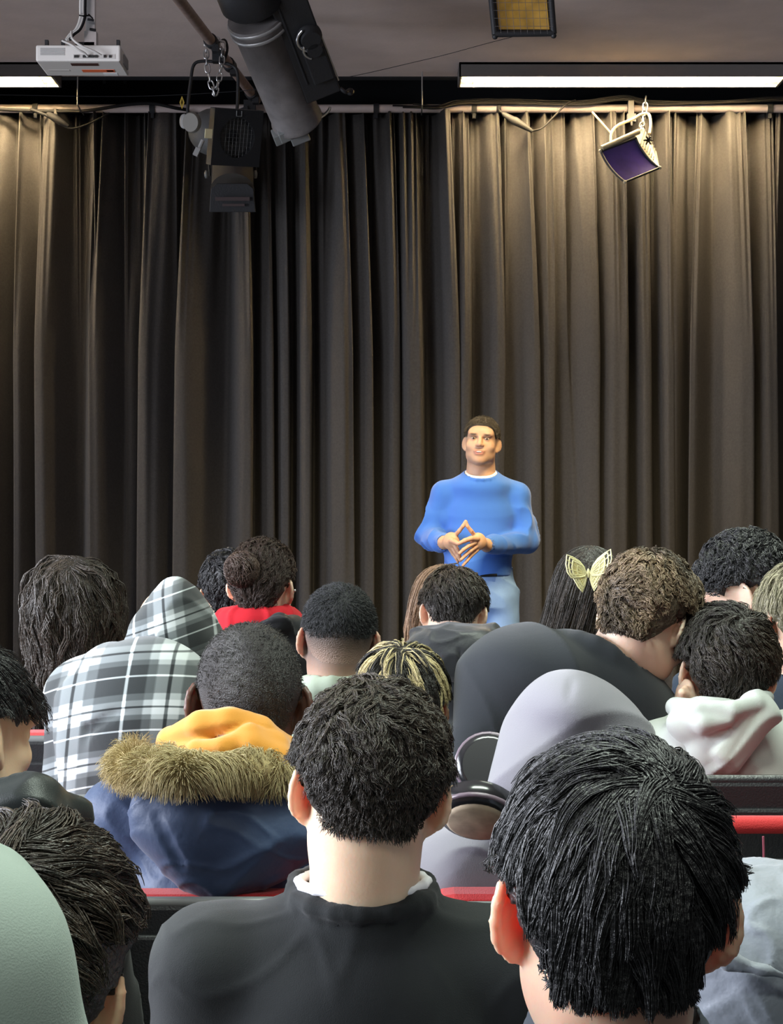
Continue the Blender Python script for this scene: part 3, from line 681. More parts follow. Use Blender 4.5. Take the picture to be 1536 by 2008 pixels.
# ---------------------------------------------------------------- hair
def tubes(Pth, wid, sides=3, seed=0):
    """Pth (S,m,3), wid (S,) -> verts, quads, per-vertex t"""
    S, m, _ = Pth.shape; T = np.gradient(Pth, axis=1); T /= np.linalg.norm(T, axis=2, keepdims=True) + 1e-12
    r = np.random.default_rng(seed); A = r.normal(size=(S, 1, 3)); U = np.cross(T, A); U /= np.linalg.norm(U, axis=2, keepdims=True) + 1e-9; W = np.cross(T, U)
    t = np.linspace(0, 1, m); w = wid[:, None] * np.clip(1.15 - t, .12, 1)[None] ** .6
    V = np.empty((S, m, sides, 3), dtype=np.float32)
    for j in range(sides):
        q = 2 * math.pi * j / sides; V[:, :, j] = Pth + (U * math.cos(q) + W * math.sin(q)) * w[:, :, None] * .5
    base = (np.arange(S) * m * sides)[:, None, None] + (np.arange(m - 1) * sides)[None, :, None]; j = np.arange(sides)[None, None]
    Fc = np.stack([base + j, base + (j + 1) % sides, base + (j + 1) % sides + sides, base + j + sides], -1).reshape(-1, 4)
    return V.reshape(-1, 3), Fc, np.broadcast_to(t[None, :, None], (S, m, sides)).reshape(-1)

EC, ER = np.array([0, -.014, .036]), np.array([.074, .093, .081])
def grow(fr, roots, nrm, flow, L, bvh, hmin, seg=7, guides=350, n=6000, curl=0., freq=1.2, lift=.5, lift1=.0, width=.0012, clump=.55, seed=1, jit=.15, grav=0., shell=.010, shell1=None, wvar=.4, lvar=.25, fray=1., clear=True, napez=-.08, ez=0.):
    """locks: guide strands follow flow(local point, t) over the head, kept between hmin and hmin + shell above it; strands gather round them. lengths in metres"""
    r = np.random.default_rng(seed); gi = r.choice(len(roots), min(guides, len(roots)), replace=False)
    G0 = roots[gi]; M = len(gi); pos = G0.copy(); Nn = nrm[gi]; path = [pos.copy()]; hm = hmin[gi]
    Lg = (L(fr.loc(G0)) if callable(L) else np.full(M, L)) * r.uniform(1 - lvar, 1 + lvar, M); ph = r.uniform(0, 6.28, M); fq = freq * r.uniform(.8, 1.25, M); jv = r.normal(size=(M, 3)) * jit
    if clear:
        pl = fr.loc(G0); sidez = (pl[:, 1] > -.055) & (np.abs(pl[:, 0]) > .035) & (pl[:, 1] < .05)
        Lg = np.where(sidez, np.minimum(Lg, np.maximum((pl[:, 2] - .018) * 1.25, .012) * fr.k), np.minimum(Lg, np.maximum((pl[:, 2] - napez) * 1.15, .010) * fr.k))
    nw = Nn.copy(); shell1 = shell if shell1 is None else shell1; sh_r = r.uniform(.25, 1, M)
    for k in range(seg):
        p = fr.loc(pos)
        f = flow(p, k / seg) @ fr.R.T; f = f - nw * np.sum(f * nw, 1, keepdims=True) * (.9 if grav == 0 else .4)
        f /= np.linalg.norm(f, axis=1, keepdims=True) + 1e-9
        t1 = np.cross(nw, f); lf = lift + (lift1 - lift) * k / seg; a = ph + k * fq
        d = f + nw * lf + jv + curl * (t1 * np.sin(a)[:, None] + nw * np.cos(a)[:, None]); d[:, 2] -= grav
        d /= np.linalg.norm(d, axis=1, keepdims=True) + 1e-9
        pos = pos + d * (Lg / seg)[:, None]; mx = (shell + (shell1 - shell) * k / seg) * sh_r
        for i in range(M):
            q, nn_, _, ds = bvh.find_nearest(Vector(pos[i]))
            if q is None: continue
            nn_ = np.array(nn_); dv = pos[i] - np.array(q); sd = float(dv @ nn_)
            sd = sd if abs(sd) > .6 * ds or sd < 0 else ds
            if sd < hm[i]: pos[i] = np.array(q) + nn_ * hm[i]
            elif sd > hm[i] + mx[i]: pos[i] = np.array(q) + dv / (ds + 1e-9) * (hm[i] + mx[i]) if sd > 0 else pos[i]
            nw[i] = nn_ if sd < .03 else unit(nn_ + nw[i] * 2)
        path.append(pos.copy())
    G = np.stack(path, 1)
    if clear:      # locks stop above the ears and at the nape
        pl = fr.loc(G.reshape(-1, 3)).reshape(G.shape)
        bad = ((np.abs(pl[..., 0]) > .048) & (pl[..., 2] < .024 + ez) & (pl[..., 1] > -.058) & (pl[..., 1] < .045)) | (pl[..., 2] < napez - .006 + np.maximum(0, np.abs(pl[..., 0]) - .035) * .5) | ((np.abs(pl[..., 0]) > .056) & (pl[..., 2] < -.012 + ez)); bad[:, 0] = False
        kk = np.where(bad.any(1), bad.argmax(1) - .3, seg); kk = np.maximum(kk, .6)
        tt = np.linspace(0, 1, seg + 1)[None] * kk[:, None]; i0 = np.minimum(tt.astype(int), seg - 1); fr_ = (tt - i0)[..., None]; rows = np.arange(M)[:, None]
        G = G[rows, i0] * (1 - fr_) + G[rows, i0 + 1] * fr_
    ci = r.integers(0, len(roots), n); Rt = roots[ci]
    near = np.empty(n, dtype=int)
    for a in range(0, n, 4000):
        near[a:a + 4000] = np.argmin(((Rt[a:a + 4000, None] - G0[None]) ** 2).sum(2), 1)
    t = np.linspace(0, 1, seg + 1)[None, :, None]; off = Rt - G0[near]; mo = np.linalg.norm(off, axis=1); off = off * np.minimum(1, .02 / (mo + 1e-9))[:, None]
    Pth = G[near] + off[:, None] * (1 - clump * t) + r.normal(size=(n, 1, 3)) * .0016 * fray * t + r.normal(size=(n, seg + 1, 3)) * .0004 * fray * t
    wd = width * r.uniform(1 - wvar, 1 + wvar, n)
    if clear:
        pl = fr.loc(Pth.reshape(-1, 3)).reshape(Pth.shape)
        z = (np.abs(pl[..., 0]) > .062) & (pl[..., 2] < .016 + ez) & (pl[..., 1] > -.075) & (pl[..., 1] < .05); ok = z.sum(1) < 2
        Pth, wd, near = Pth[ok], wd[ok], near[ok]
    return Pth, wd, near

def hairline(p, nape=-.078, front=.075):
    z0 = np.interp(p[:, 1], [-.12, -.06, -.045, -.03, -.015, .012, .03, .055, .075, .12], [nape, nape + .003, nape + .025, -.01, .022, .032, .015, .040, front, front + .01])
    z0 = z0 + np.where(p[:, 1] < -.03, np.maximum(0, np.abs(p[:, 0]) - .035) * .6, 0)
    k0 = np.linalg.norm((p - EC) / ER, axis=1)
    return (p[:, 2] - z0) * (1 - 0 * k0), (k0 > 1.10) & (np.abs(p[:, 0]) > .070) & (p[:, 2] < .04) & (p[:, 1] > -.06)

def cap_mesh(V, Fc, N, inten, thick):
    """a layer over the faces where inten > 0, thick metres at full intensity"""
    ok = (inten[Fc] > 0).any(1); Fk = Fc[ok]; ids, inv = np.unique(Fk, return_inverse=True)
    Vn = V[ids] + N[ids] * (thick * np.clip(inten[ids], -.15, 1))[:, None]
    return Vn, inv.reshape(Fk.shape), ids

def M_hair(name, col, rough=.42, tint2=None, spec=.5):
    return mat(name, col, rough, spec=spec, bump=(160, .5), attr='tone' if tint2 else None, tint2=tint2)

def make_hair(parent, fr, body, m, thick=.012, sets=(), nape=-.060, front=.075, soft=.02, name='hair', bumpf=0, capbump=0, mask=None, extra=None, captone=None):
    """body=(V,F,N). sets = list of dicts for grow(); every set may give region(p) for its roots"""
    V, Fc, N = body; p = fr.loc(V); h, ex = hairline(p, nape, front)
    if mask is not None: h = mask(p, h)
    inten = np.clip(h / soft, -1, 1); inten[ex] = -1; inten[(p[:, 2] < -.14)] = -1
    th = thick(p) if callable(thick) else thick
    VV = N * (th if np.isscalar(th) else 1.0)
    if not np.isscalar(th): inten2 = inten * th; Vc, Fk, ids = cap_mesh(V, Fc, N, inten2 * .8 / .05, .05)
    else: Vc, Fk, ids = cap_mesh(V, Fc, N, inten, th * .8)
    if capbump: Vc = Vc + N[ids] * (capbump * wav(Vc, 3, bumpf, 6))[:, None]
    Vs, Fs, Ts = [Vc], [Fk], [np.clip(captone(p[ids]), 0, 1) if captone else np.zeros(len(Vc))]; o = len(Vc)
    nearhead = (np.linalg.norm(V - fr.o, axis=1) < .33) & ~((np.linalg.norm((p - EC) / ER, axis=1) > 1.07) & (np.abs(p[:, 0]) > .068) & (p[:, 2] < .045) & (p[:, 2] > -.06) & (p[:, 1] > -.07)); Fh = Fc[nearhead[Fc].all(1)]; uq, iv = np.unique(Fh, return_inverse=True)
    bvh = BVHTree.FromPolygons(V[uq].tolist(), iv.reshape(Fh.shape).tolist())
    good = np.where(inten > .1)[0]
    for i, s in enumerate(sets):
        s = dict(s); reg = s.pop('region', None); tone = s.pop('tone', None); sides = s.pop('sides', 3); inset = s.pop('inset', .8); s.pop('floor', None)
        g = good if reg is None else good[reg(p[good])]
        if len(g) == 0: continue
        th_g = (th[g] if not np.isscalar(th) else th) * inset
        th_a = np.broadcast_to(th_g, (len(g),)) * 1.05; Pth, wid, near = grow(fr, V[g] + N[g] * th_a[:, None], N[g], bvh=bvh, hmin=th_a, seed=11 + i, napez=nape, **s)
        a, b_, t = tubes(Pth, wid, sides, i)
        Vs.append(a); Fs.append(b_ + o); o += len(a)
        rr = np.random.default_rng(i + 5)
        if tone is None: tv = rr.uniform(0, .35, len(Pth))
        else: tv = np.clip(tone(fr.loc(Pth[:, 0]), rr, near), 0, 1)
        Ts.append(np.repeat(tv, Pth.shape[1] * sides))
    if extra:
        for a, b_, t in extra: Vs.append(a); Fs.append(b_ + o); o += len(a); Ts.append(t)
    return mesh_obj(name, np.concatenate(Vs), np.concatenate(Fs), m, parent, attrs={'tone': np.concatenate(Ts)})
# ================================================================ people: materials and builders
def skin(name, col, red=(1.0, .30, .18), sss=.35, spec=.35, hair=None):
    m = mat(name, col, .48, spec=spec, sss=sss, noise=(14, .06), bump=(260, .05), attr='stubble' if hair else None, tint2=hair)
    _in(m.node_tree.nodes['Principled BSDF'], 'Subsurface Radius', red); _in(m.node_tree.nodes['Principled BSDF'], 'Subsurface Scale', .03)
    return m
M_skinA = skin('light skin', (.72, .515, .36), sss=.45)
M_skinB = skin('tan skin', (.62, .42, .30))
M_skinD = skin('fair skin', (.72, .50, .38))
M_skinBl = skin('deep brown skin', (.085, .045, .034), spec=.5)
M_trs = mat('dark trousers', (.03, .032, .04), .85)
M_shoe = mat('black shoe', (.02, .02, .02), .5)

def cloth(name, col, rough=.85, sheen=.08, bump=(700, .12), **kw): return mat(name, col, rough, spec=.25, sheen=sheen, bump=bump, **kw)

def torso(F, N, sh, Pv, yaw, w=.165, d=.115, g=0., drop=.085, arms=None, armr=(.052, .044, .036), hunch=.0, shup=(0, 0), neckw=.062, wrist=True, lowcut=0):
    """N base of the neck, sh half shoulder width, Pv pelvis; arms = ((elbow, wrist) left, right) as points"""
    Y = rotm(yaw); sx, fw = Y[:, 0], Y[:, 1]; N = np.asarray(N, float); Pv = np.asarray(Pv, float); up = unit(N - Pv)
    sx = unit(sx - up * (sx @ up)); fwt = np.cross(up, sx)
    c1 = N - up * .135 + fwt * (.01 - hunch); c2 = N + (Pv - N) * .45 - fwt * hunch; c3 = N + (Pv - N) * .75
    F.cap(N - up * .02, c1, neckw + g, sh - .055 + g, k=.03, side=sx, f0=.9, f1=.56)
    F.cap(c1, c2, sh - .055 + g, w + g, k=.03, side=sx, f0=.56, f1=d / w)
    F.cap(c2, c3, w + g, w * .95 + g, k=.03, side=sx, f0=d / w, f1=d / w * .95)
    F.cap(c3, Pv, w * .95 + g, w * 1.02 + g, k=.03, side=sx, f0=d / w, f1=d / w * .95)
    F.ell(N - up * .085 - fwt * .012, (.12 + g, .078 + g, .065), np.stack([sx, fwt, up], 1), k=.05)
    out = []
    for i, s_ in enumerate((-1, 1)):
        SJ = N + sx * s_ * (sh - armr[0]) - up * (drop - shup[i]) + fwt * .005
        F.cap(N + sx * s_ * .045 - up * .035, SJ, .045 + g, armr[0] + g, k=.04)
        if arms is not None and arms[i] is not None:
            el, wr = arms[i]
        else:
            el = SJ + sx * s_ * .035 + fw * .07 - np.array([0, 0, .27]); wr = el + fw * .20 - sx * s_ * .09 + np.array([0, 0, .01])
        F.cap(SJ, el, armr[0] + g, armr[1] + g, k=.03); F.cap(el, wr, armr[1] + g, armr[2] + g, k=.02)
        out.append((SJ, el, wr))
    return out, sx, fw, up

def legs(parent, Pv, yaw, mt=None, spread=.10, z0=0.0):
    Y = rotm(yaw); sx, fw = Y[:, 0], Y[:, 1]; F = Field(Pv - [.45, .4, .62], Pv + [.45, .75, .3], .012)
    F.ell(Pv + [0, 0, .0], (.165, .125, .10), Y, k=.03); shoes = []
    for s_ in (-1, 1):
        hip = Pv + sx * s_ * .085 + np.array([0, 0, -.02]); kn = hip + fw * .37 + sx * s_ * spread * .5; kn[2] = max(.50, z0 + .5); an = kn + fw * .03; an[2] = .11
        F.cap(hip, kn, .083, .060, k=.04); F.cap(kn, an, .060, .045, k=.03)
        F2 = Field(an - [.1, .12, .13], an + [.1, .28, .06], .008); b_ = an.copy(); b_[2] = .045
        F2.cap(b_ - fw * .03, b_ + fw * .16, .042, .036, k=.02, side=sx, f0=.9, f1=.8); F2.cap(an - [0, 0, .01], b_ - fw * .02, .038, .04); F2.half((0, 0, .008), (0, 0, -1))
        V, Q = F2.mesh(); mesh_obj('shoe', V, Q, M_shoe, parent)
    V, Q = F.mesh(); return mesh_obj('trousers', V, Q, mt or M_trs, parent)

def person(label, H, hs, ypr, N, sh, Pz=.50, Pv=None, yaw=0, skinm=None, gname='sweater', gm=None, g=.012, folds=(.006, 26, (1, .4, 1)), arms=None, h=.004, headh=None,
           neckr=(.056, .062), gfun=None, gattr=None, face=0, ears=(1, -1), earscale=1., jaw=1., stub=None, w=.165, d=.115, drop=.085, hunch=0., armr=(.052, .044, .036), shup=(0, 0), collar=.062, do_legs=True, neckup=0., gh=.006, colr=.066, handpos=True, zmin=None, group='seated audience', coltilt=(0, -.35, 1)):
    """one seated person; returns root, head frame, body mesh arrays and joints"""
    N = np.asarray(N, float)
    Pv = np.array([N[0], N[1] + .03, Pz]) if Pv is None else np.asarray(Pv, float)
    t = thing('person', label, 'person', (Pv[0], Pv[1], 0), group)
    fr = Fr(H, rotm(*ypr), hs)
    lo = np.minimum(fr.o, N) - [.36, .33, 0]; hi = np.maximum(fr.o, N) + [.36, .42, 0]; lo[2] = Pv[2] - .12; hi[2] = fr.o[2] + .18
    B = Field(lo, hi, h)
    head(B, fr, face, jaw, ears, earscale)
    nk0 = fr(0, -.028, -.050)
    B.cap(nk0, N + np.array([0, .0, -.03]), neckr[0] * hs, neckr[1], k=.025, side=fr.R[:, 0], f0=1.05, f1=1.0)
    J, sx, fw, up = torso(B, N, sh - .02, Pv, yaw, w - .02, d - .02, -.004, drop + .015, arms, (armr[0] - .012, armr[1] - .010, armr[2] - .008), hunch, shup, neckw=.055)
    if handpos:
        for i, (SJ, el, wr) in enumerate(J):
            dd = unit(wr - el); hand(B, wr + dd * .025, dd + np.array([0, 0, -.15]), np.array([0, 0, -1.]), 1 if i == 0 else -1, .92, .6)
    V, Q = B.mesh(); Nn = vnormals(V, Q)
    at = {'stubble': stub(fr.loc(V)) if stub else np.zeros(len(V))}
    mesh_obj('body', V, Q, skinm or M_skinA, t, attrs=at)
    G = Field(lo - [.04, .04, .03], np.array([hi[0] + .04, hi[1] + .0, max(N[2] + .12, fr.o[2] - .02) + neckup]), gh)
    J2, *_ = torso(G, N, sh, Pv, yaw, w, d, g, drop, arms, armr, hunch, shup, neckw=collar)
    G.cap(nk0 * .25 + N * .75, N - up * .05, colr - .002, colr, k=.02)
    if gfun: gfun(G, fr, N, sx, fw, up, J2)
    for i, (SJ, el, wr) in enumerate(J2): G.half(wr + unit(wr - el) * .012, unit(wr - el), .004) if False else None
    ct = unit(np.array(coltilt)); 
    # neck opening
    G.cap(nk0, N + up * .035, neckr[0] * hs + .004, neckr[1] + .003, k=.006, op=-1)
    GV, GQ = G.mesh(); GN = vnormals(GV, GQ)
    if folds:
        for q in (folds if isinstance(folds[0], (tuple, list)) else [folds]):
            GV = GV + GN * (q[0] * (crease(GV, len(label), q[1], q[2] if len(q) > 2 else (1, 1, 1)) - .4))[:, None]
    ga = gattr(GV, GN) if gattr else None
    go = mesh_obj(gname, GV, GQ, gm, t, attrs=ga)
    if do_legs: legs(t, Pv, yaw)
    return dict(root=t, fr=fr, body=(V, Q, Nn), N=N, J=J2, sx=sx, fw=fw, up=up, Pv=Pv, garment=go)

def sdf_part(name, parent, lo, hi, h, fn, m, folds=None, attr=None, seed=5, keep=None):
    F = Field(np.minimum(lo, hi) - .07, np.maximum(lo, hi) + .07, h); fn(F); V, Q = F.mesh()
    if len(V) == 0: return None
    if folds:
        n = vnormals(V, Q)
        for q in (folds if isinstance(folds[0], (tuple, list)) else [folds]): V = V + n * (q[0] * (crease(V, seed, q[1], q[2] if len(q) > 2 else (1, 1, 1)) - .4))[:, None]
    return mesh_obj(name, V, Q, m, parent, attrs=attr(V) if attr else None)

# flows over the head (local coordinates)
def fl_whorl(w=(.01, -.085, .085), swirl=.35, fwd=.3):
    w = np.array(w)
    def f(p, t):
        d = p - w; d = d / (np.linalg.norm(d, axis=1, keepdims=True) + .004); u = (p - EC) / ER ** 2; u /= np.linalg.norm(u, axis=1, keepdims=True)
        s = np.cross(u, d); return d + swirl * s + np.array([0, fwd * 0, -.15])
    return f
def fl_down(p, t):
    d = np.zeros_like(p); d[:, 2] = -1; d[:, 1] = np.where(p[:, 2] > .07, -.2, 0); d[:, 0] = np.sign(p[:, 0]) * np.where(p[:, 2] > .09, 1.2, .05); return d
def fl_back(p, t):
    d = np.zeros_like(p); d[:, 1] = -1; d[:, 2] = np.where(p[:, 1] < -.05, -.8, -.1); return d
def fl_rand(seed, f=60):
    def g(p, t): return np.stack([wav(p, seed, f), wav(p, seed + 1, f), wav(p, seed + 2, f) - .35], 1)
    return g
def mixf(a, b, k): return lambda p, t: a(p, t) * (1 - k) + b(p, t) * k

# ================================================================ seats
def seat(label, px, ytop, d, halfw=.235, red=.022, rimred=0, yaw=0, tilt=-6, rimm=None):
    top = P(px, ytop, d); zt = top[2]; xc = top[0]
    t = thing('theatre_seat', label, 'seat', (xc, d + .25, 0), 'tip-up seats of the audience')
    R = rotm(yaw=yaw, pitch=-tilt)
    o = np.array([xc, d + .02, zt]); ax = R[:, 2]
    def outline(hw, hh, r=.05, n=6):
        pts = []
        for cx, cz, a0 in ((hw - r, -r, 0), (-(hw - r), -r, 90), (-(hw - r * .6), -hh + r * .6, 180), (hw - r * .6, -hh + r * .6, 270)):
            rr = r if cz == -r else r * .6
            for k in range(n): q = math.radians(a0 + 90 * k / (n - 1)); pts.append((cx + rr * math.cos(q), cz + rr * math.sin(q)))
        return pts
    b = MB(); b.prism(outline(halfw, .50), .03, o, R); bs = b.build('back_shell', M_seatblk, t, bevel=.008)
    b = MB(); b.prism([(x * .86, z * .86 - .045) for x, z in outline(halfw, .50)], .012, o + R @ np.array([0, -.019, 0]), R); b.build('back_panel', M_seatblk, bs, bevel=.005)
    b = MB(); rim = [(x, z) for x, z in outline(halfw, .50) if z > -.055]; rim = sorted(rim, key=lambda q: q[0])
    b.tube([o + R @ np.array([x, -.004, z]) for x, z in rim], .009 if not rimred else rimred, 10); b.build('top_rim', M_red if rimred else (rimm or M_seatrim), bs)
    b = MB(); b.prism([(x * .95, z * .9 + red - .014) for x, z in outline(halfw, .50)], .06, o + R @ np.array([0, .045, 0]), R); b.build('back_cushion', M_red, t, bevel=.015)
    zs = .44; b = MB(); b.box((xc, d + .34, zs), (halfw * 1.9, .42, .07), rotm(yaw=yaw)); b.build('seat_cushion', M_red, t, bevel=.02)
    b = MB(); b.box((xc, d + .34, zs - .055), (halfw * 1.95, .44, .04)); b.build('seat_pan', M_seatblk, t, bevel=.01)
    for s_ in (-1, 1):
        b = MB(); b.box((xc + s_ * halfw * .9, d + .22, .21), (.04, .08, .42)); b.box((xc + s_ * halfw * .9, d + .22, .01), (.06, .26, .02)); b.box((xc + s_ * halfw * .9, d + .12, .45), (.03, .2, .06)); b.build('leg', M_seatblk, t, bevel=.004)
    return t
# ================================================================ the audience
def puff(c, r, n, L, amp, width, seed=0, seg=7, up=(0, 0, 1), swirl=1.0, turns=2.5):
    """curly ball of locks wound round an ellipsoid"""
    g = np.random.default_rng(seed); u = g.normal(size=(n, 3)); u /= np.linalg.norm(u, axis=1, keepdims=True); r = np.asarray(r, float)
    t = np.cross(u, np.asarray(up, float)); t /= np.linalg.norm(t, axis=1, keepdims=True) + 1e-6; b = np.cross(u, t); ph = wav(u, seed, 6) * 3 + g.normal(size=n) * .3
    d = t * np.cos(ph)[:, None] * swirl + b * np.sin(ph)[:, None]; path = []
    for k in range(seg + 1):
        q = k / seg; uu = u + d * (q - .5) * (L / r.mean()); uu /= np.linalg.norm(uu, axis=1, keepdims=True)
        a = ph * 2 + q * turns * 2; path.append(c + uu * (r * (1 + .0 * q)) + (uu * np.cos(a)[:, None] + b * np.sin(a)[:, None]) * amp)
    return tubes(np.stack(path, 1), width * g.uniform(.6, 1.3, n), 3, seed)

K_hair = M_hair('black hair', (.016, .0155, .017), .46, spec=.6)
K_hairb = M_hair('dark brown hair', (.024, .019, .015), .46, (.085, .06, .04))
K_curl = M_hair('brown curly hair', (.06, .042, .026), .5, (.30, .21, .125))
K_straight = M_hair('long brown hair', (.12, .072, .04), .42, (.48, .30, .18))
K_streak = M_hair('streaked hair', (.02, .017, .014), .42, (.75, .62, .33))
K_grey = M_hair('ash blond hair', (.10, .09, .055), .45, (.42, .38, .25))
K_bun = M_hair('dark auburn curly hair', (.035, .022, .017), .45, (.13, .08, .06))
K_buzz = mat('cropped black hair', (.016, .017, .019), .55, bump=(420, .5), attr='tone', tint2=(.30, .195, .145))

def crown(p, lo, hi, z0=-.06, z1=.06):
    return lo + (hi - lo) * np.clip((p[:, 2] - z0) / (z1 - z0), 0, 1)

# ---- foreground right: straight black hair, red-glowing ears, slate collar
A_ = person('person with thick straight black hair, red-lit left ear and slate blue collar', P(1198, 1772, 1.55), 1.08, (2, -3, 3.5), P(1213, 2105, 1.56), .225,
            gname='jacket', gm=cloth('slate blue cloth', (.075, .092, .115)), skinm=skin('pink skin', (.74, .47, .34), sss=.8), colr=.079, collar=.07, neckr=(.060, .060), neckup=.05, h=.0038, g=.014, earscale=1.12)
fa = fl_whorl((.028, -.085, .104), .45)
make_hair(A_['root'], A_['fr'], A_['body'], K_hair, thick=lambda p: crown(p, .003, .017, -.07, .02), nape=-.062, soft=.012, sets=[
    dict(flow=fa, L=lambda p: crown(p, .018, .080, -.07, .02), n=12500, guides=460, width=.0014, lift=.12, lift1=.02, clump=.72, jit=.10, seg=8, curl=.10, freq=.7, shell=.006, fray=.7),
    dict(flow=fa, L=lambda p: crown(p, .02, .060, -.08, .0), n=4500, guides=260, width=.0015, lift=.3, lift1=-.1, clump=.85, jit=.16, seg=8, curl=.12, shell=.010)])

# ---- middle: dark textured crop, black sweatshirt
def gB(G, fr, N, sx, fw, up, J):
    ring = [N + sx * .083 * math.cos(q) + fw * .083 * math.sin(q) + up * (.024 + .012 * math.sin(q)) for q in np.linspace(0, 2 * math.pi, 17)]
    G.path(ring, .013, k=.004)
B_ = person('person in black sweatshirt with textured dark crop and bare neck, centre of the second row', P(724, 1546, 2.2), 1.0, (4, -2, 6), P(712, 1783, 2.21), .243, gm=cloth('black sweatshirt', (.0115, .0135, .0145), bump=(900, .2), sheen=.1),
            skinm=M_skinA, neckr=(.062, .070), gfun=gB, earscale=1.1, colr=.075, collar=.075, h=.0036, drop=.075, folds=((.006, 15, (1, .4, .7)), (.002, 45, (.6, .3, 1))), armr=(.060, .050, .038))
sdf_part('undershirt_collar', B_['root'], P(712, 1760, 2.2) - [.1, .1, .03], P(712, 1760, 2.2) + [.1, .12, .06], .003, lambda F: F.path([B_['N'] + B_['sx'] * .077 * math.cos(q) + B_['fw'] * .075 * math.sin(q) + B_['up'] * .034 for q in np.linspace(0, 6.283, 17)], .0065, k=.003), mat('white cotton', (.75, .75, .78), .8))
make_hair(B_['root'], B_['fr'], B_['body'], K_hairb, thick=lambda p: crown(p, .004, .017, -.07, .03), nape=-.046, soft=.010, sets=[
    dict(flow=fl_down, L=lambda p: crown(p, .008, .016, -.07, .03), n=9000, guides=3000, width=.0011, lift=.5, lift1=.2, clump=.3, jit=.4, seg=4, region=lambda p: p[:, 2] < .05, inset=.8),
    dict(flow=mixf(fl_whorl((.0, -.05, .115), .5), fl_rand(5, 55), .55), L=lambda p: crown(p, .018, .040, .0, .09), n=9500, guides=900, width=.0012, lift=.75, lift1=.1, clump=.6, jit=.35, curl=.55, freq=1.0, seg=7, region=lambda p: p[:, 2] > .005, inset=.8,
         tone=lambda p, r, g: np.clip((p[:, 2] - .02) * 5 + r.normal(size=len(p)) * .2, 0, 1) * .8)])

# ---- shaved head, mustard hood, fur trimmed navy parka
M_navy = cloth('navy parka shell', (.030, .050, .105), .55, sheen=.15, bump=(60, .12))
C_ = person('person with shaved head in a navy parka with fur trim and mustard hood', P(487, 1378, 3.0), 1.09, (7, -10, 2), P(470, 1540, 2.97), .235, Pv=(-.27, 3.02, .5), gname='parka', gm=M_navy, skinm=M_skinBl, g=.022, colr=.09, collar=.09, w=.18, d=.13,
            folds=((.012, 17, (.5, .4, 1)), (.004, 40, (1, .4, 1))), earscale=1.05, drop=.07, yaw=-4)
make_hair(C_['root'], C_['fr'], C_['body'], mat('stubbled scalp hair', (.022, .019, .018), .42, spec=.6, bump=(520, .55)), thick=.0022, nape=-.060, soft=.02, sets=[
    dict(flow=fl_down, L=.004, n=5000, guides=2500, width=.0010, lift=.8, lift1=.3, clump=.1, jit=.5, seg=2, inset=1.)])
def ringpts(c, rx, ry, tilt, n=20, a0=0, a1=2 * math.pi, R=None):
    R = np.eye(3) if R is None else R
    return [c + R @ np.array([rx * math.cos(q), ry * math.sin(q), tilt * math.sin(q)]) for q in np.linspace(a0, a1, n)]
M_must = cloth('mustard fleece', (.62, .27, .035), .9, sheen=.4)
cN = P(452, 1465, 2.93)
def fmust(F):
    F.path([P(345, 1452, 2.88), P(400, 1428, 2.83), P(450, 1420, 2.82), P(510, 1436, 2.83), P(565, 1470, 2.88), P(588, 1500, 2.96)], [.022, .026, .025, .024, .022, .02], k=.006)
    F.path([P(335, 1476, 2.87), P(390, 1474, 2.80), P(440, 1468, 2.78), P(490, 1448, 2.79), P(540, 1466, 2.81), P(580, 1500, 2.88)], [.018, .019, .020, .021, .024, .02], k=.006)
    F.path([P(495, 1466, 2.78), P(540, 1492, 2.79), P(578, 1514, 2.84)], [.026, .028, .02], k=.008)
    F.path([P(338, 1460, 2.9), P(345, 1455, 3.03), P(400, 1475, 3.1)], .025, k=.02); F.path([P(588, 1495, 2.95), P(580, 1480, 3.05), P(520, 1475, 3.1)], .022, k=.02)
sdf_part('inner_hood', C_['root'], P(290, 1560, 2.65), P(650, 1380, 3.2), .0045, fmust, M_must, folds=(.005, 30, (.4, .5, 1)))
def fhood(F):
    F.ell(P(435, 1630, 2.80), (.145, .075, .085), rotm(roll=8), k=.03)
    F.ell(P(380, 1655, 2.79), (.060, .06, .085), rotm(roll=-22), k=.02)
    F.ell(P(445, 1688, 2.79), (.095, .05, .052), rotm(roll=5), k=.02)
    F.cap(P(290, 1580, 2.80), P(580, 1575, 2.84), .030, .035, k=.02)
    F.path([P(300, 1594, 2.745), P(350, 1598, 2.725), P(430, 1598, 2.715), P(500, 1590, 2.72)], .006, k=.006, op=-1)
    F.path([P(300, 1600, 2.74), P(322, 1650, 2.73), P(350, 1700, 2.73)], .006, k=.01, op=-1)
ph = sdf_part('parka_hood', C_['garment'], P(230, 1800, 2.6), P(690, 1500, 3.05), .0045, fhood, M_navy, folds=((.010, 22, (.8, .4, .6)), (.003, 60, (.4, .4, 1))))
M_fur = mat('fur trim', (.30, .23, .10), .75, spec=.2, attr='tone', tint2=(.62, .53, .31))
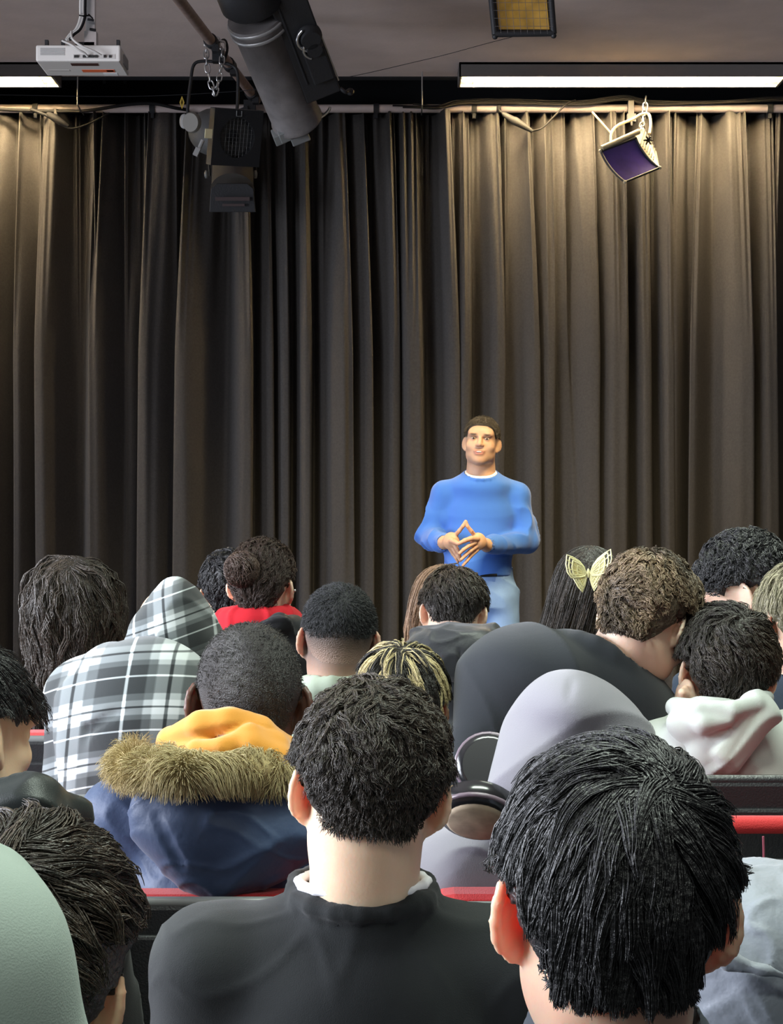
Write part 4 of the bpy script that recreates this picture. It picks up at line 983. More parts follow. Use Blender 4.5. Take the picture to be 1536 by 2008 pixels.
def fur(parent, pts, rad, n, L, width, m, droop=.5, seed=2):
    g = np.random.default_rng(seed); c = np.array(catmull(pts, 10)); T = np.gradient(c, axis=0); T /= np.linalg.norm(T, axis=1, keepdims=True)
    b = MB(); b.tube(list(c), [rad * .8] * len(c), 12); Vb = np.array(b.v); 
    fb = [f for f in b.f if len(f) == 4]
    i = g.integers(0, len(c), n); a = g.uniform(0, 6.283, n); U = np.cross(T[i], [0, 0, 1.]); U /= np.linalg.norm(U, axis=1, keepdims=True) + 1e-9; W = np.cross(U, T[i])
    nrm = U * np.cos(a)[:, None] + W * np.sin(a)[:, None]; pos = c[i] + nrm * rad * .75 + T[i] * g.uniform(-.01, .01, n)[:, None]; path = [pos]
    cl = np.stack([wav(pos, 3, 70), wav(pos, 4, 70), wav(pos, 5, 70)], 1) * .55; ll = L * g.uniform(.6, 1.25, n)
    for k in range(5):
        d = nrm * (1 - .12 * k) + cl + g.normal(size=(n, 3)) * .12; d[:, 2] -= droop * (.2 + k * .35); d /= np.linalg.norm(d, axis=1, keepdims=True); pos = pos + d * (ll / 5)[:, None]; path.append(pos)
    V, Q, t = tubes(np.stack(path, 1), width * g.uniform(.6, 1.3, n), 3, seed)
    tone = np.repeat(np.clip(.45 + .5 * wav(c[i], 7, 25) + g.normal(size=n) * .25, 0, 1), 18)
    return mesh_obj('fur_trim', np.concatenate([Vb, V]), np.concatenate([np.array(fb), Q + len(Vb)]), m, parent, attrs={'tone': np.concatenate([np.full(len(Vb), .2), tone])})
fur(C_['garment'], [P(262, 1490, 3.0), P(250, 1500, 2.88), P(300, 1506, 2.77), P(370, 1508, 2.73), P(440, 1506, 2.72), P(510, 1508, 2.75), P(562, 1520, 2.82), P(590, 1520, 2.92)], .029, 9000, .028, .0013, M_fur)

# ---- buzz cut fade, pale green hoodie
M_green = cloth('pale green fleece', (.36, .42, .33))
def gD(G, fr, N, sx, fw, up, J):
    G.path(ringpts(N + up * .02, .075, .07, -.02, 16, R=rotm()), .024, k=.02)
D_ = person('person with black buzz cut fade and pale green hoodie, behind the dark textured crop', P(664, 1254, 4.0), .98, (3, -3, 3), P(662, 1372, 4.0), .21, gname='hoodie', gm=M_green, skinm=skin('olive skin', (.50, .32, .235), hair=(.10, .08, .075)),
            gfun=gD, neckr=(.060, .066), h=.0042, stub=lambda p: np.clip((p[:, 2] + .085) / .05, 0, 1) * (p[:, 1] < .03) * .85 * (np.abs(p[:, 0]) < .078))
make_hair(D_['root'], D_['fr'], D_['body'], K_buzz, thick=lambda p: crown(p, .0006, .006, -.02, .06), nape=-.052, soft=.035, captone=lambda p: 1 - (p[:, 2] + .045) / .065, sets=[
    dict(flow=fl_whorl((.01, -.08, .08), .4), L=lambda p: crown(p, .003, .012, -.01, .05), n=9000, guides=2500, width=.0011, lift=.7, lift1=.3, clump=.25, jit=.35, seg=3, region=lambda p: p[:, 2] > .008, inset=1., shell=.005, tone=lambda p, r, g: 0 * p[:, 0])])

# ---- curly bun, red hoodie with black layer
E_ = person('person with auburn curly bun and red hoodie partly under a black layer', P(517, 1150, 4.8), .98, (-14, 0, 2), P(508, 1230, 4.8), .19, gname='hoodie', gm=cloth('red fleece', (.52, .012, .022)), skinm=M_skinD,
            gfun=lambda G, fr, N, sx, fw, up, J: (G.path(ringpts(N + up * .012, .078, .075, -.015, 16), .03, k=.03), G.ell(N - fw * .06 - up * .03, (.11, .05, .05), k=.03)), h=.0045, folds=(.007, 40, (1, .5, .4)))
bc = E_['fr'](-.022, -.118, .048); cr = puff(bc, np.array([.042, .036, .042]), 1300, .05, .006, .0018, 3)
make_hair(E_['root'], E_['fr'], E_['body'], K_bun, thick=.010, nape=-.058, sets=[
    dict(flow=fl_back, L=.05, n=4500, guides=700, width=.0016, lift=.45, lift1=.1, clump=.5, jit=.3, curl=.5, freq=1.3, seg=7, inset=.8)], extra=[(cr[0], cr[1], np.random.default_rng(1).uniform(.1, .9, 1300).repeat(24))], name='hair')
sdf_part('black_layer', E_['root'], P(440, 1330, 4.5), P(640, 1170, 5.05), .006, lambda F: (F.path([P(512, 1240, 4.64), P(548, 1222, 4.66), P(575, 1232, 4.72), P(592, 1266, 4.78)], [.018, .028, .034, .045], k=.02), F.ell(P(566, 1288, 4.74), (.08, .08, .10), k=.03)), cloth('black nylon', (.02, .021, .024), .5), folds=(.012, 28, (1, .4, .6)))
b = MB(); q = E_['fr'](.098, -.035, -.005); b.sphere(q, .004, 8); b.build('earring', M_steel, E_['root'])

# ---- wavy black hair left of the bun
F_ = person('person with wavy black hair and bare left ear, left of the auburn bun', P(452, 1163, 5.4), .98, (6, 0, -2), P(455, 1262, 5.4), .19, gname='shirt', gm=cloth('dark shirt', (.03, .03, .035)), skinm=M_skinA, h=.0048)
make_hair(F_['root'], F_['fr'], F_['body'], K_hair, thick=lambda p: crown(p, .004, .014, -.07, .02), nape=-.060, sets=[
    dict(flow=mixf(fl_whorl((.01, -.06, .10), .5), fl_rand(8, 50), .35), L=lambda p: crown(p, .02, .045, -.07, .03), n=3500, guides=420, width=.0026, lift=.4, lift1=.0, clump=.75, jit=.25, curl=.7, freq=1.3, seg=8, inset=.9)])

# ---- long dark curls on the left
G_ = person('person with long dark curly hair reaching the shoulders, far left in front of the curtain', P(141, 1198, 4.2), .99, (8, 0, 0), P(135, 1345, 4.2), .20, gname='jacket', gm=cloth('dark grey jacket', (.035, .035, .045)), skinm=M_skinD, h=.0048, ears=())
make_hair(G_['root'], G_['fr'], G_['body'], K_hairb, thick=.013, nape=-.060, sets=[
    dict(clear=False, shell=.03, flow=fl_down, L=lambda p: crown(p, .26, .44, -.05, .10), n=6000, guides=420, width=.0022, lift=.35, lift1=.0, clump=.62, jit=.16, curl=.55, freq=1.5, seg=16, grav=.95, floor=1.16, inset=.8),
    dict(clear=False, shell=.045, flow=fl_down, L=.26, n=2500, guides=260, width=.0022, lift=.5, lift1=.05, clump=.6, jit=.25, curl=.7, freq=1.6, seg=14, grav=.7, floor=1.22, inset=.8, tone=lambda p, r, g: r.uniform(.1, .6, len(p)))])

# ---- plaid hooded shirt
def plaid():
    m = mat('black and white plaid flannel', (.3, .3, .3), .9, spec=.2, sheen=.3, bump=(900, .15)); nt = m.node_tree; b = nt.nodes['Principled BSDF']
    def band(attr, stops):
        a = nt.nodes.new('ShaderNodeAttribute'); a.attribute_name = attr; f = nt.nodes.new('ShaderNodeMath'); f.operation = 'FRACT'; nt.links.new(a.outputs['Fac'], f.inputs[0])
        r = nt.nodes.new('ShaderNodeValToRGB'); r.color_ramp.interpolation = 'LINEAR'; e = r.color_ramp.elements
        while len(e) > 1: e.remove(e[-1])
        e[0].position = 0; e[0].color = (stops[0][1],) * 3 + (1,)
        for p_, c in stops[1:]: q = e.new(p_); q.color = (c, c, c, 1)
        nt.links.new(f.outputs[0], r.inputs[0]); return r.outputs[0]
    w_, l_, g_, d_, k_ = 1.0, .80, .42, .14, .05
    st = [(0, d_), (.17, d_), (.18, w_), (.205, w_), (.215, d_), (.38, d_), (.40, g_), (.47, g_), (.49, l_), (.60, l_), (.61, k_), (.635, k_), (.645, l_), (.74, l_), (.76, g_), (.86, g_), (.88, d_), (1, d_)]
    A = band('pu', st); Bb = band('pv', st)
    mx = nt.nodes.new('ShaderNodeMix'); mx.data_type = 'RGBA'; mx.inputs['Factor'].default_value = .5; nt.links.new(A, mx.inputs['A']); nt.links.new(Bb, mx.inputs['B'])
    r = nt.nodes.new('ShaderNodeValToRGB'); e = r.color_ramp.elements; e[0].position = .12; e[0].color = (.022, .026, .028, 1); e[1].position = .95; e[1].color = (.80, .84, .86, 1)
    q = e.new(.45); q.color = (.15, .17, .175, 1); q = e.new(.62); q.color = (.45, .49, .50, 1)
    nt.links.new(mx.outputs['Result'], r.inputs[0]); nt.links.new(r.outputs[0], b.inputs['Base Color']); return m
M_plaid = plaid()
def pl_body(V, Nn=None): return {'pu': (V[:, 0] + .34 - .10 * (V[:, 2] - 1.1)) / .185, 'pv': (V[:, 2] + .9 * (V[:, 0] + .44) ** 2) / .098}
def pl_hood(V): 
    return {'pu': (V[:, 0] - .06 * (V[:, 2] - 1.1) + .20 * (V[:, 2] - 1.15) + .375) / .155, 'pv': (V[:, 2] - .35 * (V[:, 0] + .40)) / .088}
def gH(G, fr, N, sx, fw, up, J):
    G.ell(P(290, 1420, 3.50), (.155, .12, .17), k=.05); G.ell(P(200, 1410, 3.56), (.075, .10, .15), rotm(roll=8), k=.04)
    G.cap(P(170, 1380, 3.5), P(175, 1530, 3.5), .055, .055, k=.03)
    pts = [P(290, 1388, 3.365), P(220, 1400, 3.385), P(170, 1432, 3.41), P(148, 1480, 3.41), P(150, 1530, 3.42)]; G.path(pts, [.003, .006, .008, .008, .004], k=.010, op=-1)
H_ = person('person hunched in a black and white plaid shirt with its hood up', P(338, 1262, 3.66), .95, (4, -14, 0), P(318, 1325, 3.60), .205, Pv=(-.45, 3.60, .5), gname='shirt', gm=M_plaid, skinm=M_skinA, gfun=gH, gattr=pl_body, folds=((.005, 24, (.6, .4, 1)),), g=.02, hunch=.06,
            ears=(), do_legs=True, h=.006, drop=.04, w=.17)
def fhH(F):
    fr = H_['fr']; F.ell(P(340, 1245, 3.63), (.080, .105, .085), rotm(yaw=4, pitch=-12), k=.02)
    F.ell(P(348, 1180, 3.62), (.050, .075, .046), rotm(roll=10), k=.035); F.ell(P(300, 1250, 3.62), (.050, .08, .050), rotm(roll=25), k=.03); F.ell(P(388, 1240, 3.64), (.045, .08, .060), rotm(roll=-20), k=.03)
    F.cap(P(262, 1272, 3.58), P(408, 1268, 3.6), .024, .024, k=.02)
    F.path([P(350, 1142, 3.56), P(352, 1190, 3.525), P(345, 1250, 3.52)], .0022, k=.004, op=-1); F.path([P(292, 1175, 3.55), P(272, 1225, 3.545), P(280, 1268, 3.54)], .002, k=.004, op=-1)
sdf_part('hood', H_['garment'], P(210, 1320, 3.4), P(460, 1110, 3.9), .0045, fhH, M_plaid, attr=pl_hood, folds=((.006, 30, (1, .4, .5)),))

# ---- far left man, face turned to the right
I_ = person('person with smooth black hair and face turned right, cut by the left edge', P(-72, 1446, 2.6), 1.06, (-32, -12, -4), P(-80, 1640, 2.62), .22, gname='jacket', gm=cloth('black jacket', (.02, .022, .022), .5), skinm=M_skinA, h=.0042, face=1)
make_hair(I_['root'], I_['fr'], I_['body'], K_hair, thick=.014, nape=-.06, sets=[
    dict(flow=fl_whorl((0, -.05, .11), .3), L=.05, n=6000, guides=900, width=.0014, lift=.15, lift1=.0, clump=.5, jit=.1, seg=6, inset=.9)])
sdf_part('jacket_collar', I_['root'], P(-80, 1680, 2.3), P(160, 1520, 2.8), .005, lambda F: (F.path([P(-60, 1610, 2.5), P(20, 1596, 2.45), P(75, 1580, 2.45), P(120, 1600, 2.5), P(140, 1640, 2.55)], [.04, .035, .035, .03, .03], k=.03)), cloth('black glossy jacket', (.018, .022, .021), .35), folds=(.012, 30))

# ---- foreground left
J_ = person('person with tousled black hair and right ear showing, foreground at the left edge', P(52, 1905, 1.6), 1.04, (-6, -4, 6), P(60, 2140, 1.6), .225, gname='sweater', gm=cloth('charcoal sweater', (.03, .03, .034)), skinm=skin('warm skin', (.62, .40, .26)), h=.0042)
fj = fl_whorl((-.02, -.08, .10), .4)
make_hair(J_['root'], J_['fr'], J_['body'], K_hairb, thick=lambda p: crown(p, .004, .020, -.08, .0), nape=-.058, soft=.012, sets=[
    dict(flow=fj, ez=.024, L=lambda p: crown(p, .018, .065, -.09, .0), n=9500, guides=460, width=.0014, lift=.12, lift1=.02, clump=.7, jit=.12, seg=8, curl=.14, freq=.8, shell=.007, fray=.7),
    dict(flow=fj, ez=.024, L=lambda p: crown(p, .02, .055, -.08, .0), n=3500, guides=220, width=.0016, lift=.4, lift1=-.1, clump=.85, jit=.25, seg=8, curl=.3, freq=.9, shell=.012, tone=lambda p, r, g: r.uniform(0, .8, len(p)))])

# ---- pale green sleeve at the left edge
K_ = person('person in a pale grey-green sweatshirt, only the shoulder showing at the lower left corner', P(-640, 1400, 1.12), 1.0, (0, 0, 0), P(-640, 1640, 1.12), .225, gname='sweatshirt', gm=cloth('grey green fleece', (.37, .45, .40)), skinm=M_skinA, h=.007, drop=.085,
            arms=(None, (P(60, 2330, 1.16), P(0, 2500, 1.4))), armr=(.062, .052, .04))

make_hair(K_['root'], K_['fr'], K_['body'], K_hairb, thick=lambda p: crown(p, .004, .015, -.06, .02), sets=[dict(flow=fl_whorl(), L=.045, n=3000, guides=350, width=.0018, lift=.3, lift1=0., clump=.6, jit=.15, seg=6)])

# ---- long straight brown hair
L_ = person('person with long straight light brown hair, left of the black puffer hood', P(868, 1192, 5.2), .98, (4, -3, 4), P(850, 1300, 5.2), .19, gname='jacket', gm=cloth('dark coat', (.04, .035, .04)), skinm=M_skinD, h=.005, ears=())
def fl_left(p, t):
    d = fl_down(p, t); d[:, 0] -= .42 + .1 * t; return d
make_hair(L_['root'], L_['fr'], L_['body'], K_straight, thick=.012, nape=-.06, sets=[
    dict(clear=False, shell=.03, flow=fl_left, L=lambda p: crown(p, .24, .36, -.05, .1), n=5500, guides=420, width=.0018, lift=.12, lift1=.02, clump=.35, jit=.035, seg=14, grav=.8, floor=1.13, inset=.8, tone=lambda p, r, g: np.clip(.95 - (p[:, 2]) * 5 + r.normal(size=len(p)) * .2, 0, 1))])

# ---- black puffer with hood, head bowed
M_puff = cloth('black puffer nylon', (.030, .032, .036), .45, sheen=.2, bump=(80, .1))
Mp = person('person with bowed dark head in a black padded coat with a big hood', P(890, 1208, 4.7), .93, (-3, -30, 3), P(895, 1275, 4.62), .20, Pv=(.16, 4.62, .5), gname='coat', gm=M_puff, skinm=M_skinD, g=.03, h=.0048, folds=((.012, 14, (.2, .3, 1)),))
make_hair(Mp['root'], Mp['fr'], Mp['body'], K_hairb, thick=lambda p: crown(p, .004, .014, -.07, .02), nape=-.060, sets=[
    dict(flow=fl_whorl((0, -.06, .1), .5), L=lambda p: crown(p, .012, .04, -.07, .03), n=4000, guides=500, width=.0018, lift=.35, lift1=.0, clump=.6, jit=.25, seg=6, curl=.3, inset=.9, tone=lambda p, r, g: np.clip((p[:, 2] - .02) * 9 + r.normal(size=len(p)) * .2, 0, 1))])  # lighter sheen on the bowed crown is put into the strand tone
def fhM(F):
    F.ell(P(896, 1272, 4.47), (.120, .075, .060), k=.02); F.ell(P(850, 1292, 4.46), (.075, .06, .045), rotm(roll=20), k=.03); F.ell(P(905, 1300, 4.46), (.06, .055, .045), k=.03)
    F.cap(P(825, 1248, 4.52), P(965, 1244, 4.52), .028, .028, k=.03)
    F.path([P(897, 1225, 4.42), P(902, 1265, 4.39), P(903, 1320, 4.40)], .0035, k=.006, op=-1); F.path([P(985, 1262, 4.44), P(950, 1290, 4.40), P(905, 1302, 4.39)], .003, k=.006, op=-1)
sdf_part('hood', Mp['garment'], P(770, 1380, 4.3), P(1020, 1200, 4.75), .0045, fhM, M_puff, folds=((.005, 45, (1, .4, .5)),))

# ---- blond streaks
N_ = person('person with dark hair streaked blond, only the crown showing above the textured crop', P(787, 1390, 3.5), .96, (0, -2, 0), P(787, 1545, 3.5), .20, gname='hoodie', gm=cloth('charcoal hoodie', (.04, .04, .045)), skinm=M_skinA, h=.005)
fn = fl_whorl((.0, -.045, .115), .15)
make_hair(N_['root'], N_['fr'], N_['body'], K_streak, thick=lambda p: crown(p, .004, .014, -.07, .02), sets=[
    dict(flow=fn, L=lambda p: crown(p, .02, .065, -.07, .05), n=6500, guides=420, width=.0015, lift=.35, lift1=-.05, clump=.6, jit=.12, seg=8, curl=.1, inset=.9, tone=lambda p, r, g: (np.sin(np.arctan2(p[:, 0], p[:, 1] + .05) * 7 + 1) > .15) * r.uniform(.5, 1, len(p)))])

# ---- black hoodie hunched to the right with light brown curls
M_blk = cloth('black hoodie fleece', (.017, .020, .025), .9, sheen=.15)
def gO(G, fr, N, sx, fw, up, J):
    G.ell(P(1080, 1330, 3.40), (.150, .12, .085), rotm(roll=16), k=.05); G.ell(P(1010, 1400, 3.42), (.10, .11, .14), rotm(roll=10), k=.05); G.ell(P(1190, 1350, 3.42), (.13, .10, .07), rotm(roll=25), k=.05)
    G.cap(P(965, 1340, 3.42), P(930, 1470, 3.35), .062, .05, k=.03); G.cap(P(930, 1470, 3.35), P(905, 1580, 3.25), .048, .04, k=.02)
    G.path([P(965, 1430, 3.30), P(940, 1470, 3.29), P(925, 1500, 3.28)], .008, k=.012, op=-1)
    G.path(ringpts(P(1175, 1295, 3.42), .07, .06, -.02, 14, R=rotm(roll=28)), .02, k=.02)
O_ = person('person with light brown curls hunched to the right in a black hoodie', P(1268, 1224, 3.45), 1.0, (-30, -36, 8), P(1180, 1318, 3.45), .215, Pv=(.28, 3.5, .5), gname='hoodie', gm=M_blk, skinm=M_skinD, gfun=gO, g=.02, h=.0042, hunch=.04, shup=(.05, -.03), earscale=.85, folds=((.010, 12, (.8, .4, .8)),), neckr=(.058, .066))
make_hair(O_['root'], O_['fr'], O_['body'], K_curl, thick=lambda p: crown(p, .006, .019, -.07, .0), nape=-.078, sets=[
    dict(flow=fl_rand(21, 45), L=lambda p: crown(p, .03, .055, -.07, .0), n=8500, guides=850, width=.0019, lift=.75, lift1=.25, clump=.72, jit=.3, seg=9, curl=1.1, freq=1.5, inset=.8, tone=lambda p, r, g: np.clip(.35 + .4 * wav(p, 3, 60) + r.normal(size=len(p)) * .15, 0, 1))])

# ---- dark straight hair with yellow butterfly clip
Qp = person('person with dark straight hair and a yellow butterfly clip', P(1152, 1165, 4.6), .96, (-6, -6, 4), P(1105, 1268, 4.6), .185, gname='top', gm=cloth('white top', (.72, .72, .72)), skinm=M_skinD, h=.005, ears=())
make_hair(Qp['root'], Qp['fr'], Qp['body'], K_hairb, thick=.010, nape=-.060, sets=[
    dict(clear=False, shell=.03, flow=fl_left, L=lambda p: crown(p, .10, .21, -.05, .1), n=4200, guides=380, width=.0018, lift=.15, lift1=.02, clump=.4, jit=.05, seg=12, grav=.8, floor=1.12, inset=.8, tone=lambda p, r, g: np.clip(.5 - p[:, 2] * 5 + r.normal(size=len(p)) * .2, 0, 1))])
t = thing('butterfly_clip', 'yellow-white butterfly hair clip with pierced wings', 'hair clip', P(1154, 1122, 4.40))
M_clip = mat('pale yellow clip', (.90, .84, .46), .35)
def wing(sg):
    # outlines in px about the hinge
    Up = [(4, 2), (9, -12), (18, -24), (32, -34), (43, -40), (45, -22), (42, -6), (34, 6), (20, 9), (8, 8)]; Lo = [(5, 6), (20, 9), (30, 8), (24, 18), (20, 26), (15, 32), (12, 38), (7, 26), (4, 14)]
    out = []
    for poly in (Up, Lo):
        rot = .10 * sg
        out.append([(sg * x * math.cos(0), y) for x, y in poly])
    return out
for sg in (-1, 1):
    b = MB()
    for wi, poly in enumerate(wing(sg)):
        ctr = np.mean(poly, 0); S = 4.40 / F_PX
        def W3(x, y, s_=1.0): 
            x = x * (1.02 if sg < 0 else .96); return P(1154, 1122, 4.40) + np.array([x * S, -.020 * (abs(x) / 40.0) * 1.2 + .002 * wi, -y * S + (-.003 if sg < 0 else .003) * (abs(x) / 20)])
        # pierced wing: rim plus ribs from the hinge
        n = len(poly); rim = [W3(*q) for q in poly] + [W3(*poly[0])]
        b.tube(rim, .0017, 6)
        h0 = W3(sg * 4, 4)
        for i in range(1, n - 1): b.tube([h0, W3(*((np.array(poly[i]) + np.array(poly[i + 1])) / 2))], .0013, 5)
        for f in (.45, .70, .86): b.tube([h0 + (W3(*q) - h0) * f for q in poly[1:]], .0022 if f > .5 else .0015, 5)
        inn = [h0 + (W3(*q) - h0) * .66 for q in poly[1:-1]]; b.add([h0] + inn, [(0, i + 1, i + 2) for i in range(len(inn) - 1)] + [(0, i + 2, i + 1) for i in range(len(inn) - 1)], False)
    b.build('wing', M_clip, t)
b = MB(); b.sphere(P(1154, 1124, 4.40), (.004, .004, .012), 8); b.build('clip_body', M_clip, t)

# ---- black curls looking down-left
R_ = person('person with tight black curls bent over facing left, at the right edge', P(1462, 1158, 4.3), 1.02, (62, -28, -10), P(1500, 1290, 4.32), .20, gname='sweater', gm=cloth('navy sweater', (.03, .045, .07)), skinm=M_skinD, h=.0046, face=1)
make_hair(R_['root'], R_['fr'], R_['body'], K_hair, thick=lambda p: crown(p, .006, .022, -.05, .0), nape=-.05, front=.07, sets=[
    dict(flow=fl_rand(31, 45), L=lambda p: crown(p, .02, .050, -.05, .0), n=5500, guides=600, width=.0022, lift=.7, lift1=.2, clump=.72, jit=.3, seg=8, curl=1.0, freq=1.5, inset=.8)])
# ---- ash blond at the right edge, and one more behind
S_ = person('person with ash blond hair and navy jacket, cut by the right edge', P(1572, 1222, 4.0), 1.0, (12, -4, 0), P(1570, 1340, 4.0), .21, gname='jacket', gm=cloth('dark navy jacket', (.02, .032, .05), .6), skinm=M_skinB, h=.005)
make_hair(S_['root'], S_['fr'], S_['body'], K_grey, thick=lambda p: crown(p, .004, .018, -.07, .02), sets=[
    dict(flow=fl_down, L=.055, n=3500, guides=380, width=.0018, lift=.35, lift1=.05, clump=.6, jit=.15, seg=7, inset=.9, tone=lambda p, r, g: r.uniform(.1, 1, len(p)))])
T_ = person('person with greenish brown hair behind the black curls, cut by the right edge', P(1572, 1160, 5.2), .98, (0, 0, 0), P(1575, 1270, 5.2), .20, gname='shirt', gm=cloth('brown shirt', (.06, .05, .035)), skinm=M_skinB, h=.006)
make_hair(T_['root'], T_['fr'], T_['body'], K_curl, thick=.016, sets=[dict(flow=fl_whorl(), L=.04, n=2000, guides=300, width=.0022, lift=.4, clump=.5, curl=.3, jit=.2, seg=6, inset=.9)])

# ---- dark wavy crop, light grey hoodie, hand at the cheek
M_lg = cloth('light grey fleece', (.50, .53, .50), sheen=.2)
uh = [P(1345, 1372, 3.22), P(1330, 1560, 3.15)]
def gU(G, fr, N, sx, fw, up, J):
    G.cap(P(1348, 1450, 3.3), P(1350, 1520, 3.3), .04, .06, k=.04)
U_ = person('person with dark wavy crop in a light grey hoodie, hand at the cheek', P(1421, 1322, 3.4), .97, (3, -4, 5), P(1428, 1428, 3.38), .215, Pv=(.64, 3.4, .5), gname='hoodie', gm=M_lg, skinm=M_skinD, gfun=gU, g=.018, h=.0042, folds=((.008, 14, (.8, .4, .8)),), drop=.05, shup=(.01, .01), armr=(.056, .044, .030),
            arms=((P(1335, 1560, 3.35), P(1343, 1425, 3.40)), None), handpos=False)
make_hair(U_['root'], U_['fr'], U_['body'], K_hairb, thick=lambda p: crown(p, .005, .016, -.07, .02), nape=-.060, sets=[
    dict(flow=mixf(fl_whorl((.01, -.07, .09), .4), fl_rand(41, 45), .3), L=lambda p: crown(p, .02, .042, -.07, .03), n=7500, guides=800, width=.0016, lift=.35, lift1=.0, clump=.65, jit=.22, seg=7, curl=.4, freq=1.2, inset=.9, tone=lambda p, r, g: np.clip(.1 + .35 * wav(p, 5, 40) + r.normal(size=len(p)) * .1, 0, 1))])
def fhand(F):
    w0 = P(1338, 1420, 3.36); hand(F, w0, np.array([.10, .05, 1.0]), np.array([1., .3, 0]), -1, .86, 1.0, fing=[[P(1342 + 5 * i, 1378 + 2 * i, 3.33 + .006 * i), P(1338 + 6 * i, 1358 + 3 * i, 3.32 + .006 * i), P(1344 + 6 * i, 1352 + 4 * i, 3.335 + .008 * i), P(1350 + 6 * i, 1362 + 3 * i, 3.36)] for i in range(4)], thumb=[P(1348, 1405, 3.35), P(1360, 1385, 3.37), P(1366, 1372, 3.38)])
sdf_part('hand', U_['root'], P(1300, 1450, 3.2), P(1400, 1330, 3.5), .003, fhand, M_skinD)
def fhU(F):
    F.ell(P(1400, 1425, 3.27), (.088, .045, .050), rotm(roll=6), k=.01)
    F.ell(P(1398, 1470, 3.262), (.052, .040, .050), rotm(roll=18), k=.006)
    F.cap(P(1492, 1392, 3.27), P(1425, 1490, 3.245), .030, .026, k=.006, side=(0, 1, 0), f0=1.25)
    F.cap(P(1462, 1398, 3.25), P(1412, 1476, 3.232), .020, .020, k=.005)
    F.path([P(1322, 1386, 3.30), P(1370, 1396, 3.235), P(1436, 1394, 3.225), P(1484, 1380, 3.25), P(1507, 1370, 3.32)], [.018, .020, .018, .015, .013], k=.005)
    F.path([P(1335, 1412, 3.27), P(1380, 1418, 3.225), P(1428, 1412, 3.22)], [.018, .022, .014], k=.006)
sdf_part('hood', U_['garment'], P(1290, 1540, 3.1), P(1540, 1340, 3.45), .0042, fhU, M_lg, folds=((.008, 26, (1, .4, .8)),))

# ---- grey hood up, between the two big heads
M_gv = cloth('mauve grey fleece', (.18, .172, .20), sheen=.25)
V_ = person('person with grey hood up between the two large heads', P(1120, 1535, 2.5), 1.0, (25, -8, 0), P(1130, 1690, 2.48), .215, gname='hoodie', gm=M_gv, skinm=M_skinB, g=.02, h=.006, ears=(), folds=((.010, 14, (.8, .4, .8)),), drop=.05,
            arms=((P(868, 1950, 2.5), P(980, 2100, 2.8)), (P(1450, 1800, 2.45), P(1380, 2000, 2.75))), armr=(.060, .05, .04), shup=(.01, -.04))
def fhV(F):
    fr = V_['fr']; F.ell(fr(0, -.02, .025), (.108, .118, .118), fr.R, k=.02); F.ell(P(1118, 1385, 2.44), (.045, .07, .035), k=.05); F.ell(P(1090, 1560, 2.44), (.09, .09, .08), k=.04); F.cap(P(1020, 1630, 2.45), P(1220, 1640, 2.45), .04, .04, k=.04)
    F.ell(fr(0, .085, -.01), (.078, .085, .095), fr.R, k=.012, op=-1)
    F.path([P(1122, 1322, 2.42), P(1112, 1380, 2.36), P(1060, 1460, 2.34), P(1050, 1560, 2.33)], .003, k=.006, op=-1)
sdf_part('hood', V_['garment'], P(900, 1720, 2.25), P(1330, 1290, 2.85), .0048, fhV, M_gv, folds=((.005, 22, (.8, .4, .8)),))
# round cups by the grey hood
t = thing('headphones', 'black round headphone cups with tan cushion, left of the grey hood', 'headphones', P(940, 1560, 2.42))
for (px, py, dd, rx, tilt, nm) in ((958, 1504, 2.50, .046, (0, -20, -10), 'ear_cup'), (938, 1590, 2.38, .052, (-10, 48, -8), 'ear_cup')):
    R = rotm(*tilt); c = P(px, py, dd); b = MB(); b.lathe(c + R[:, 1] * .02, -R[:, 1], [(0, rx * .8), (.008, rx * .98), (.024, rx), (.034, rx * .93), (.036, rx * .78)], 32); b.build(nm, mat('glossy black plastic', (.012, .012, .014), .2), t)
    b = MB(); b.tube([c - R[:, 1] * .008 + R @ np.array([rx * .96 * math.cos(q), 0, rx * .96 * math.sin(q)]) for q in np.linspace(0, 2 * math.pi, 28, endpoint=False)], .0035, 6, closed=True); b.build('cup_rim', mat('purple grey rim', (.16, .12, .15), .3), t)
c = P(938, 1590, 2.38); R = rotm(-10, 48, -8); b = MB(); b.lathe(c - R[:, 1] * .012, -R[:, 1], [(0, .040), (.006, .041), (.009, .036), (.010, .005)], 28); b.build('cushion', mat('tan cushion', (.30, .24, .17), .8, noise=(40, .3)), t)
b = MB(); b.tube(catmull([P(1000, 1500, 2.52), P(1060, 1470, 2.62), P(1120, 1560, 2.66), P(1000, 1600, 2.5), P(975, 1600, 2.42)], 6), .008, 8); b.build('headband', M_rubber, t)

# ---- grey quilted jacket at the lower right
M_quilt = cloth('blue grey quilted nylon', (.19, .21, .245), .5, sheen=.2, bump=(60, .15))
def quilt_folds(V): return None
W_ = person('person in a blue grey quilted jacket, only the shoulder showing at the lower right corner', P(1790, 1500, 1.9), 1.0, (0, 0, 0), P(1760, 1815, 1.9), .215, gname='jacket', gm=M_quilt, skinm=M_skinA, h=.007, drop=.05, g=.03,
            arms=((P(1425, 2080, 1.95), P(1400, 2300, 2.15)), None), armr=(.078, .066, .05), folds=((.008, 14, (.2, .3, 1)), (.006, 34, (1, .4, .4)), (.003, 90, (.3, .4, 1))), gh=.005,
            gfun=lambda G, fr, N, sx, fw, up, J: (G.path([P(1350, 1852, 1.80), P(1420, 1880, 1.79), P(1500, 1900, 1.78), P(1570, 1925, 1.78)], .008, k=.01), G.path([P(1405, 1850, 1.79), P(1450, 1868, 1.785), P(1510, 1882, 1.775)], .003, k=.005, op=-1)))

